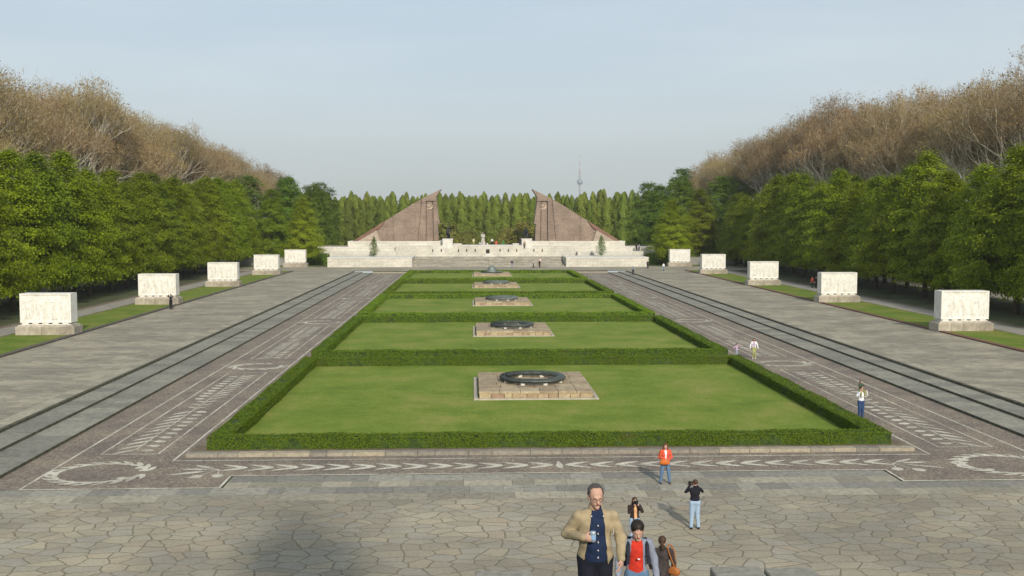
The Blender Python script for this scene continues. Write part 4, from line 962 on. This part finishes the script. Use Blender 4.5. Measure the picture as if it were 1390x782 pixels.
def sapling(seed, H=4.7):
    rr = np.random.default_rng(seed); root = empty('young_tree'); mb = MB(); mb.tube((0, 0, 0), (0, 0, H*.92), .05, .015, 6)
    for i in range(10): a = i*2.4; z = .9+i*.32; limbs(mb, (0, 0, z), (math.cos(a), math.sin(a), .9), .55*(1.3-z/H), .018, 1, rr, .5, 2, .2)
    mb.build('trunk', m_bark, root); n = 1500; t = rr.random(n); a = rr.uniform(0, 6.28, n); r = 1.25*np.minimum(1, t/.25+.3)*(1-t**1.6)**.8*rr.random(n)**.6*(1+.3*np.sin(3*a+8*t)); C = np.stack([r*np.cos(a), r*np.sin(a), .5+(H-.5)*t], 1)
    V, Fc = cards(C, rr.normal(0, 1, C.shape), .14, rr, .5, 1.6); mk('crown', V, Fc, leafmat('young_leaves', [(0, (.12, .17, .06)), (1, (.20, .25, .11))], .4), root); return root
def plant(proto, used_, x, y, z, rz, sc, label, cat, group, sz=None):
    o = proto if not used_ else copy_tree(proto); o.location = (x, y, z); o.rotation_euler = (0, 0, rz); o.scale = (sc, sc, sz or sc); tag(o, label, cat, group); return o
GZ = ZR-.06
class Kind:
    def __init__(s, protos): s.p = protos; s.n = 0
    def put(s, x, y, label, cat='tree', group=None, sc=1, sz=None, z=GZ, i=None):
        k = (s.n if i is None else i) % len(s.p); p = s.p[k]; used_ = getattr(p, 'name') in Kind.seen; Kind.seen.add(p.name)
        s.n += 1; return plant(p, used_, x, y, z, rng.uniform(0, 6.28), sc, label, cat, group, sz)
    seen = set()
ORDW = 'first second third fourth fifth sixth seventh eighth ninth tenth eleventh twelfth thirteenth fourteenth fifteenth sixteenth seventeenth eighteenth nineteenth twentieth 21st 22nd 23rd 24th 25th 26th'.split()
lind = Kind([linden(s) for s in (1, 2, 3, 4, 5)])
dark = Kind([linden(s, 20.5, 5.4, .27, 330, 90, 1.6, m_green_leaf, 'maple_tree') for s in (21, 22, 23)])
plan = Kind([plane_tree(s) for s in (31, 32, 33, 34)])
popl = Kind([poplar(s) for s in (41, 42, 43, 44)])
will = Kind([bush(s) for s in (51, 52)])
sapl = Kind([sapling(61)])
for side in (-1, 1):
    nm = 'left' if side < 0 else 'right'
    for row, xr in enumerate((56.5, 63.0)):
        y = 88.0+row*3.4; cnt_ = {}
        i = 0
        while y < 236:
            x = side*(xr+rng.uniform(-.5, .5)); sc = rng.uniform(.88, 1.1)
            if row == 0:
                kk = int(np.argmin([abs(y-s-12) for s in SY])); cnt_[kk] = cnt_.get(kk, 0)+1
                lab = f"yellow-green linden in the {nm} front row, {ORDW[cnt_[kk]-1]} past the {ORD[kk]} relief block"
                grp = f"front row lindens on the {nm}"
            else: lab = f"linden in the {nm} rear row, partly hidden by the front row"; grp = f'rear row lindens on the {nm}'
            lind.put(x, y, lab, 'tree', grp, sc); y += 8.0; i += 1
    for x, y, s in ((41.5, 232.5, .86), (60, 242, .95), (51, 246, 1.0)):
        lind.put(side*x, y, [f'small bright linden standing alone at the {nm} end of the terrace', f'bright linden behind the {nm} end of the terrace', f'bright linden farther behind the {nm} end of the terrace'][[41.5, 60, 51].index(x)], 'tree', None, s)
    for row, xr in enumerate((76, 87)):
        y = 134.0+row*6+ (0 if side < 0 else 3); i = 0
        while y < (395 if side < 0 else 350):
            plan.put(side*(xr+rng.uniform(-1.5, 1.5)), y, (f"bare brown plane tree, {ORDW[i]} from the near end of the {nm} front rank" if row == 0 else f"bare brown plane tree in the {nm} rear rank, seen through the front rank"), 'tree', f"{['front','rear'][row]} rank of bare plane trees on the {nm}", rng.uniform(.95, 1.08)*(1.05 if side < 0 else (1.02 if y < 175 else 1.1))*(1 if y < 270 else max(.78, 1-(y-270)/420))); y += 12.5; i += 1
    for x, y, s in ((44, 262, .92), (52, 274, 1.02), (61, 268, 1.05), (46, 290, 1.0), (70, 285, 1.1), (57, 300, 1.1), (80, 262, .9)):
        dark.put(side*x, y, f'broad dark green maple in the belt behind the {nm} stone banner', 'tree', f'dark green maples behind the {nm} banner', s)
dark.put(64, 330, 'taller light green maple rising above the belt right of the gate', 'tree', None, 1.3)
dark.put(92, 560, 'distant rounded tree on the skyline right of the television tower', 'tree', None, 1.25)
for row, yy in enumerate((338, 352, 368)):
    x = -66.0+row*1.1
    while x < 62:
        popl.put(x+rng.uniform(-.9, .9), yy+rng.uniform(-3, 3), f"slender green poplar in the {['front','middle','rear'][row]} line behind the gate", 'tree', f"{['front','middle','rear'][row]} line of poplars behind the gate", rng.uniform(.84, 1.12), sz=rng.uniform(.80, .97)*(1+.03*row)*(1.05 if rng.random() < .12 else 1), i=int(rng.integers(0, 4))); x += 2.5
for x, y, s, lab in ((-10.5, 262, 1.15, 'yellowish weeping willow just inside the left banner'), (-4.5, 300, .8, 'small yellow-green willow left of the pale stone figure'), (9.5, 268, 1.2, 'olive willow just inside the right banner'), (6.2, 290, .9, 'green willow right of the pale stone figure')):
    will.put(x, y, lab, 'tree', None, s, z=2.6)
sapl.put(-25.7, 231.5, 'slim young tree standing before the left stone banner', 'tree', None, 1, z=2.3); sapl.put(25.3, 231.5, 'slim young tree standing before the right stone banner', 'tree', None, 1.05, z=2.3)
# dark hedge clumps under the trees by the terrace ends
hb = Kind([bush(71, 2.2, 2.2, m_green_leaf, 'shrub', .25)])
for side in (-1, 1):
    for i, x in enumerate((38.5, 42.5, 47, 52, 57)): hb.put(side*x, 240+i*.5, f"dark shrub in the row behind the {'left' if side<0 else 'right'} park wall", 'shrub', f"dark shrubs behind the {'left' if side<0 else 'right'} park wall", .9)

# ================================================================== FAR BUILDINGS
m_conc = plain('far_concrete', (.33, .34, .35), .8, .08, .05); m_steel = plain('steel_sphere', (.22, .27, .32), .35, .1, .1, metal=.6); m_red = plain('mast_red', (.35, .08, .06), .7, .1, .2)
r = empty('television_tower', (593.8, 5700, 0)); tag(r, 'slim distant television tower with silver sphere above the poplars', 'tower')
mb = MB(); mb.lathe([(16, 0), (8, 30), (6.5, 120), (5, 198)], n=24); mb.build('shaft', m_conc, r, True)
mb = MB(); mb.lathe([(16.3*math.cos(R(a)), 213+16.3*math.sin(R(a))) for a in range(-90, 91, 10)], n=28); mb.build('sphere', m_steel, r, True)
mb = MB(); mb.lathe([(6, 228), (6, 250), (4, 250), (3.6, 262)], n=16); mb.build('collar', m_conc, r)
mb = MB(); mb.lathe([(3, 262), (2.6, 285)], n=12); mb.lathe([(2.0, 300), (1.6, 325)], n=12); mb.lathe([(1.0, 345), (.5, 368)], n=12); mb.build('red_mast', m_red, r)
mb = MB(); mb.lathe([(2.4, 285), (2.2, 300)], n=12); mb.lathe([(1.4, 325), (1.0, 345)], n=12); mb.build('white_mast', m_cop, r)
r = empty('office_tower', (412, 1150, 0)); tag(r, 'top of a distant office tower with blue roof lettering behind the right plane trees', 'building')
mb = MB(); mb.box(-16, 16, 0, 30, 0, 117); mb.build('walls', brickmat('office_facade', (.30, .31, .32), (.34, .35, .36), (.10, .12, .14), 3.2, 3.4, .5, 'XZ', .1), r)
mb = MB(); mb.box(-16.6, 16.6, -.6, 30.6, 117, 119.3); mb.build('parapet', plain('white_parapet', (.75, .74, .72), .7, .05, .1), r)
fc = bpy.data.curves.new('roof_lettering', 'FONT'); fc.body = 'Allianz'; fc.size = 7.2; fc.extrude = .25; tmp = bpy.data.objects.new('tmp', fc); col.objects.link(tmp)
bpy.context.view_layer.update(); me = bpy.data.meshes.new_from_object(tmp.evaluated_get(bpy.context.evaluated_depsgraph_get())); bpy.data.objects.remove(tmp)
me.materials.clear(); me.materials.append(plain('letter_blue', (.05, .06, .30), .6, .05, .1)); lo_ = bpy.data.objects.new('roof_lettering', me); col.objects.link(lo_); lo_.parent = r; lo_.location = (-7, 0, 119.6); lo_.rotation_euler = (math.pi/2, 0, 0)
r = empty('brick_house', (82, 480, 0)); tag(r, 'reddish house showing above the poplars right of the television tower', 'building')
mb = MB(); mb.box(-4, 4, 0, 12, 0, 19.5); mb.build('wall', plain('old_brick', (.22, .11, .09), .9, .2, .4), r)
mb = MB(); mb.prism_xz([(-4.5, 19.5), (4.5, 19.5), (0, 23)], -.4, 12.4); mb.build('roof', plain('roof_tiles', (.16, .10, .09), .9, .2, .4), r)

# ================================================================== PEOPLE
C = clothmat
navy = C('navy', (.012, .022, .055)); beige = C('beige', (.34, .27, .165)); dnavy = C('dark_trousers', (.012, .013, .022)); redc = C('red', (.50, .035, .018)); greyc = C('grey_hoodie', (.22, .24, .30))
brown = C('brown', (.035, .022, .02)); jeans = C('jeans', (.10, .17, .27)); ljeans = C('light_jeans', (.30, .40, .52)); black = C('black', (.012, .012, .018)); coral = C('coral', (.60, .09, .05)); peach = C('peach', (.62, .34, .16))
white = C('white', (.68, .68, .70)); lilac = C('lilac', (.42, .30, .40)); green = C('dark_green', (.045, .07, .04)); khaki = C('khaki', (.30, .30, .13)); pinkc = C('pink', (.65, .50, .48)); plaid = C('dark_check', (.045, .036, .034), .5)
h_dark = plain('dark_hair', (.018, .012, .009), .55, .3, 40); h_brown = plain('brown_hair', (.06, .032, .018), .55, .3, 40); h_grey = plain('grey_hair', (.07, .06, .055), .6, .3, 40); h_red = plain('auburn_hair', (.12, .035, .02), .55, .3, 40)
shoe = C('shoe_black', (.015, .014, .014)); shoeb = C('shoe_brown', (.10, .06, .04)); leather = plain('tan_leather', (.32, .11, .025), .45, .2, 10)
# 1 man climbing the stairs
mx_, my_, mz_ = -2.56, 11.0, 6.38
man = person('balding man in a beige jacket and dark blue shirt climbing the stairs with a can', (mx_, my_, mz_), 0, 1.72, .0072, dict(elR=(-.31, .07, 1.20), wrR=(-.15, -.20, 1.235), elL=(.285, .0, 1.17), wrL=(.265, -.16, .98), knR=(-.11, -.14, .56), anR=(-.11, -.12, .13), shR=(-.185, .0, 1.42), shL=(.185, .0, 1.42), head=(0, -.03, 1.64)),
             hy=.12, hp=.10, wd=1.14, headscale=1.05, top=navy, topc=True, jacket=beige, jopen=((-.045, .075), (-.15, .13)), jhem=.86, legs=dnavy, shoes=shoe, hair=h_grey, hairstyle='balding', belly=.035,
             handR=dict(dir=(.85, -.5, .0), palm=(.5, .85, 0), curl=.85, thumb=-1), handL=dict(dir=(-.1, -.35, -1), palm=(-.8, .2, 0), curl=.4))
S_ = 1.72/1.75
gl = MB(); M = rot(.12, .10); HC = np.array((0, -.03, 1.64))*S_
def hp_(x, y, z): return tuple(HC+S_*1.05*(M @ np.array((x, y, z))))
for sx in (-1, 1):
    pts = [hp_(sx*.033+.024*math.cos(t), -.108, .0+.016*math.sin(t)) for t in np.linspace(0, 2*math.pi, 13)]
    for a, b in zip(pts, pts[1:]): gl.tube(a, b, .0022, n=5)
    gl.tube(hp_(sx*.057, -.106, .005), hp_(sx*.084, .0, .005), .002, n=5)
gl.tube(hp_(-.009, -.109, .004), hp_(.009, -.109, .004), .002, n=5)
gl.build('glasses', plain('glasses_frame', (.10, .08, .07), .3, .1, 5, metal=.6), man)
mb = MB()
for z in (1.00, 1.08, 1.17, 1.26, 1.35):
    mb.tube((.012, -.158-(.02 if z < 1.2 else 0), z*S_), (.012, -.14, z*S_), .007, n=8)
for sx in (-.055, .075): mb.tube((sx, -.115, 1.445*S_), (sx, -.10, 1.44*S_), .007, n=8)
mb.build('buttons', plain('pale_button', (.6, .58, .5), .5, .05, 5), [c for c in man.children if c.name.startswith('shirt')][0])
mb = MB(); mb.bbox(.17, .18, -.178, -.172, 1.24, 1.30, .002); mb.build('badge', plain('badge', (.6, .6, .6), .4, .05, 5, metal=.5), [c for c in man.children if c.name.startswith('jacket')][0])
can = empty('drink_can', (mx_-.052, my_-.226, mz_+1.175)); tag(can, 'silver and blue drink can held by the man in the beige jacket', 'can')
mb = MB(); mb.lathe([(0, 0), (.026, 0), (.032, .01), (.032, .105), (.027, .117), (0, .117)], n=20); mb.build('can_body', plain('can_silver', (.45, .50, .58), .35, .25, 30, metal=.6), can, True)
mb = MB(); mb.lathe([(.0325, .03), (.0325, .08)], n=20); mb.build('can_band', plain('can_blue', (.25, .40, .60), .4, .2, 30), can)
# 2 boy
bx_, by_, bz_ = -1.89, 12.3, 5.90
boy = person('dark haired boy in a red shirt and open grey hoodie climbing beside the man', (bx_, by_, bz_), 0, 1.40, .0075, dict(elR=(-.27, .02, 1.17), wrR=(-.30, -.12, .95), elL=(.27, .02, 1.17), wrL=(.29, -.10, .93), head=(0, -.04, 1.64), knL=(.10, -.16, .60), anL=(.1, -.12, .18)),
             hp=.34, wd=.92, headscale=1.2, top=redc, jacket=greyc, jopen=((-.085, .075), (-.16, .09)), jhem=.84, legs=jeans, shoes=white, hair=h_dark, hairstyle='bowl', handL=dict(palm=(-.8, -.2, 0)), handR=dict(palm=(.8, -.2, 0)))
mb = MB(); mb.lathe([(0, 0), (.017, .004), (.017, .012), (0, .016)], (.0, -.145, .985), n=10); mb.build('shirt_badge', plain('shirt_badge', (.75, .72, .70), .5, .05, 5), boy)
bp = empty('backpack', (bx_, by_+.14, bz_+.80)); tag(bp, 'dark backpack worn by the boy in the red shirt', 'backpack')
mb = MB(); mb.bbox(-.13, .13, 0, .12, 0, .36, .04); mb.build('pack', C('pack', (.03, .03, .045)), bp)
for sx in (-1, 1):
    mb = MB(); pts = [(sx*.10, .02, .34), (sx*.115, -.10, .385), (sx*.115, -.215, .34), (sx*.12, -.255, .22), (sx*.125, -.24, .12)]
    for a, b in zip(pts, pts[1:]): mb.tube(a, b, .022, n=8)
    mb.build('strap', C('pack', (.03, .03, .045)), bp)
# 3 woman descending, seen from behind
px_, py_, pz_ = .12, 21.3, 2.66
wom = person('woman with a brown ponytail and dark checked jacket walking down the stairs, seen from behind', (px_, py_, pz_), math.pi-.15, 1.62, .011, dict(elR=(-.27, .04, 1.15), elL=(.27, .0, 1.14), wrL=(.24, -.15, .98), knL=(.1, -.12, .5)), hp=.12, wd=1.0, top=brown, jacket=plaid, jhem=.72, legs=jeans, shoes=shoe, hair=h_brown, hairstyle='pony')
def bag(label, loc, rz, w, d, h_, strap, mat=leather, name='shoulder_bag'):
    b = empty(name, loc, rz); tag(b, label, 'bag'); f = Field((-w, -d, -.05), (w, d, h_+.05), .012); f.ell((0, 0, h_*.45), (w*.5, d*.5, h_*.5), None, 0); f.cone((-w*.3, 0, h_*.3), (w*.3, 0, h_*.3), d*.42, d*.42, .03)
    V, Q = f.mesh(); mk('pouch', V, Q, mat, b, None, True); mb = MB()
    for a, c in zip(strap, strap[1:]): mb.tube(a, c, .014, n=6)
    mb.build('strap', mat, b); return b
bag('tan leather shoulder bag on the right hip of the ponytailed woman', (px_+.23, py_-.16, pz_+.84), -.5, .25, .12, .20, [(.0, 0, .18), (-.09, -.02, .42), (-.16, 0, .585), (-.12, .09, .62), (-.04, .12, .5), (0.02, .06, .19)])
# 4 girl with camera
cam_pose = dict(elR=(-.24, -.14, 1.26), wrR=(-.075, -.20, 1.50), elL=(.25, -.12, 1.27), wrL=(.09, -.20, 1.49))
gx, gy = 1.57, 34.0
person('woman in a dark brown jacket and peach top photographing with a raised camera', (gx, gy, 0), .1, 1.63, .014, cam_pose, top=peach, jacket=brown, jopen=((-.05, .05), (-.03, .07)), jhem=.84, legs=ljeans, shoes=shoe, hair=h_brown, hairstyle='long', handR=dict(dir=(.35, -.1, 1), palm=(.8, .1, 0)), handL=dict(dir=(-.35, -.1, 1), palm=(-.8, .1, 0)))
def camera(label, x, y, z, rz, s=1):
    c = empty('photo_camera', (x, y, z), rz); tag(c, label, 'camera'); m = plain('camera_black', (.015, .015, .017), .4, .1, 9); mb = MB(); mb.bbox(-.065*s, .065*s, -.03*s, .03*s, -.045*s, .045*s, .008); mb.build('camera_body', m, c)
    mb = MB(); mb.tube((0, -.03*s, 0), (0, -.11*s, 0), .033*s, .036*s, 14); mb.build('lens', m, c)
camera('black camera held to the face of the woman in brown', gx+.01, gy-.20, 1.53, .1, 1.15)
# 5 man in black sweater seen from behind
kx, ky = 4.0, 35.75
person('man in a black sweater and pale jeans seen from behind taking a photograph', (kx, ky, 0), math.pi+.05, 1.76, .014, dict(elR=(-.30, -.12, 1.30), wrR=(-.10, -.26, 1.50), elL=(.30, -.12, 1.30), wrL=(.10, -.26, 1.52), anR=(-.13, .02, .09), anL=(.13, .02, .09)), hy=.2, wd=1.12, top=black, topc=True, legs=ljeans, shoes=shoe, hair=h_brown, hairstyle='short', handR=dict(dir=(.4, 0, 1), palm=(.8, 0, 0)), handL=dict(dir=(-.4, 0, 1), palm=(-.8, 0, 0)))
camera('black camera held up by the man in the black sweater', kx-.10, ky+.27, 1.58, math.pi, 1.3)
# 6 woman in coral jacket
wx, wy = 4.12, 42.0
person('woman in a coral red jacket and blue jeans facing the camera on the mosaic edge', (wx, wy, 0), .05, 1.68, .015, dict(elR=(-.27, .0, 1.17), wrR=(-.05, -.19, 1.12), elL=(.27, .0, 1.17), wrL=(.10, -.19, 1.08), anR=(-.2, .02, .09), anL=(.2, .0, .09), knR=(-.15, -.02, .5), knL=(.15, -.02, .5)), top=white, jacket=coral, jopen=((-.05, .05), (-.005, .005)), jhem=.90, legs=jeans, shoes=shoeb, hair=h_red, hairstyle='bob')
bag('orange brown handbag hanging in front of the woman in coral', (wx-.06, wy-.20, .86), 0, .42, .2, .24, [(-.14, 0, .18), (-.18, .06, .4), (-.13, .12, .6)], plain('orange_leather', (.50, .13, .02), .5, .2, 10), 'handbag')
# 7,8 man carrying a child
fx, fy = 17.45, 55.3
person('man in a white hoodie and dark jeans carrying a child on his shoulders', (fx, fy, 0), .3, 1.80, .02, dict(elR=(-.33, -.08, 1.30), wrR=(-.20, -.18, 1.52), elL=(.33, -.08, 1.30), wrL=(.20, -.18, 1.55)), wd=1.1, top=white, topc=True, legs=C('dark_jeans', (.03, .06, .14)), shoes=shoe, hair=h_dark)
person('small child in a dark green top riding on the shoulders of the man in white', (fx, fy+.08, 1.02), .3, 1.12, .018, dict(hipR=(-.1, 0, .86), knR=(-.2, -.33, .84), anR=(-.2, -.36, .45), hipL=(.1, 0, .86), knL=(.2, -.33, .84), anL=(.2, -.36, .45), pelvis=(0, 0, .90), elR=(-.26, -.12, 1.2), wrR=(-.1, -.28, 1.2), elL=(.26, -.12, 1.2), wrL=(.1, -.28, 1.2)), wd=1.05, top=green, topc=True, legs=khaki, shoes=white, hair=h_brown, hairstyle='bob')
# 9,10 girls by the second hedge
person('girl in a white jacket and pale green trousers walking on the right mosaic', (18.3, 79.9, 0), -.1, 1.60, .022, dict(elR=(-.29, .02, 1.17), wrR=(-.33, -.03, .93), elL=(.29, .02, 1.17), wrL=(.33, -.03, .93), knR=(-.08, -.1, .5)), top=lilac, jacket=white, jopen=((-.08, .08), (-.08, .08)), jhem=.88, legs=khaki, shoes=white, hair=h_dark, hairstyle='bob')
person('child in lilac with arms stretched out beside the hedge corner', (17.0, 80.2, 0), .4, 1.18, .02, dict(elR=(-.34, 0, 1.35), wrR=(-.50, -.05, 1.25), elL=(.36, 0, 1.42), wrL=(.56, -.02, 1.46)), top=lilac, topc=True, legs=greyc, shoes=shoe, hair=h_dark, hairstyle='bob')
# 11 photographer by the left block
person('man in black with raised arms photographing beside a left relief block', (-39.0, 121.5, ZR), -.2, 1.78, .03, dict(elR=(-.36, -.05, 1.5), wrR=(-.14, -.18, 1.66), elL=(.36, -.05, 1.5), wrL=(.14, -.18, 1.66)), top=black, topc=True, legs=black, shoes=shoe, hair=h_dark)
# distant figures
def far(label, x, y, z, topm, legm, rz=0, H=1.7, hair=h_dark, pose=None, hs='short', **k):
    return person(label, (x, y, z), rz, H, .036, pose, top=topm, topc=True, legs=legm, shoes=shoe, hair=hair, hairstyle=hs, **k)
walk = dict(knR=(-.09, -.16, .5), anR=(-.09, -.22, .1), knL=(.09, .04, .5), anL=(.09, .28, .12))
far('person in grey walking on the right road near the steps', 26.5, 193, ZR, greyc, black, 2.6, pose=walk)
far('person in black standing by the right end of the low terrace wall', 33.2, 216, ZR, black, black, 3.0)
far('person in a white top and blue trousers on the right road', 34.8, 206.5, ZR, white, jeans, .4, pose=walk)
far('walker in a dark red jacket under the right lindens', 48.3, 156, ZR-.04, C('dark_red', (.22, .035, .02)), black, .2, pose=walk)
far('walker in black beside the one in dark red under the lindens', 49.1, 156.6, ZR-.04, black, black, .2)
far('lone person in dark clothes standing before the terrace stairs', 4.8, 221.5, ZR, navy, greyc, .5)
far('person in a grey top and black trousers at the stairs, arm bent', 9.35, 221, ZR, C('mid_grey', (.35, .35, .32)), black, .8, pose=walk)
far('person in black standing next to the one in pale pink at the stairs', 10.7, 221, ZR, black, black, .2)
far('person in pale pink on the lower stairs behind one in black', 11.25, 227.5, ZR+.25, pinkc, peach, .2)
gz = 4.6
far('visitor in a cream top at the left of the gate terrace', -3.4, 249, gz, C('cream', (.6, .6, .42)), khaki)
far('visitor in a white shirt and black trousers at the gate centre', 1.05, 249, gz, white, black)
far('visitor in an orange red top right of the gate centre', 2.05, 249.5, gz-.5, coral, coral)
far('visitor in a green top bending on the gate terrace', 3.8, 249.5, gz-.45, C('bright_green', (.03, .20, .05)), C('bright_green', (.03, .20, .05)))
far('child in white sitting height at the foot of the stone figure', -1.9, 249.5, gz-.3, white, black, 0, 1.1)
far('child in pale pink right of the stone figure', -.75, 249, gz-.25, pinkc, pinkc, 0, 1.2)
far('small child in white near the terrace edge right of the stone figure', -.1, 249, gz-.4, white, white, 0, 1.1)
far('visitor in dark clothes leaning beside the right statue plinth', 7.4, 240.2, 4.83, black, navy)
far('visitor in beige leaning against the right statue plinth', 8.4, 239.6, 4.2, beige, shoeb, .2)
far('first of two dark visitors on the right side terrace', 34.6, 240, 3.42, black, black)
far('second of two dark visitors on the right side terrace, in grey', 35.3, 240.2, 3.42, greyc, black, .3)

# ================================================================== HAZE
hx = MB(); hx.box(-5000, 5000, -300, 6200, -1.2, 400)
ho = hx.build('haze', []); tag(ho, kind='stuff')
hm = bpy.data.materials.new('haze_air'); hm.use_nodes = True; hn = hm.node_tree; hn.nodes.clear()
out = hn.nodes.new('ShaderNodeOutputMaterial'); pv = hn.nodes.new('ShaderNodeVolumePrincipled'); pv.inputs['Color'].default_value = (.985, .99, 1, 1); pv.inputs['Density'].default_value = HAZE_DENSITY; pv.inputs['Anisotropy'].default_value = .2
hn.links.new(pv.outputs[0], out.inputs['Volume']); ho.data.materials.append(hm)
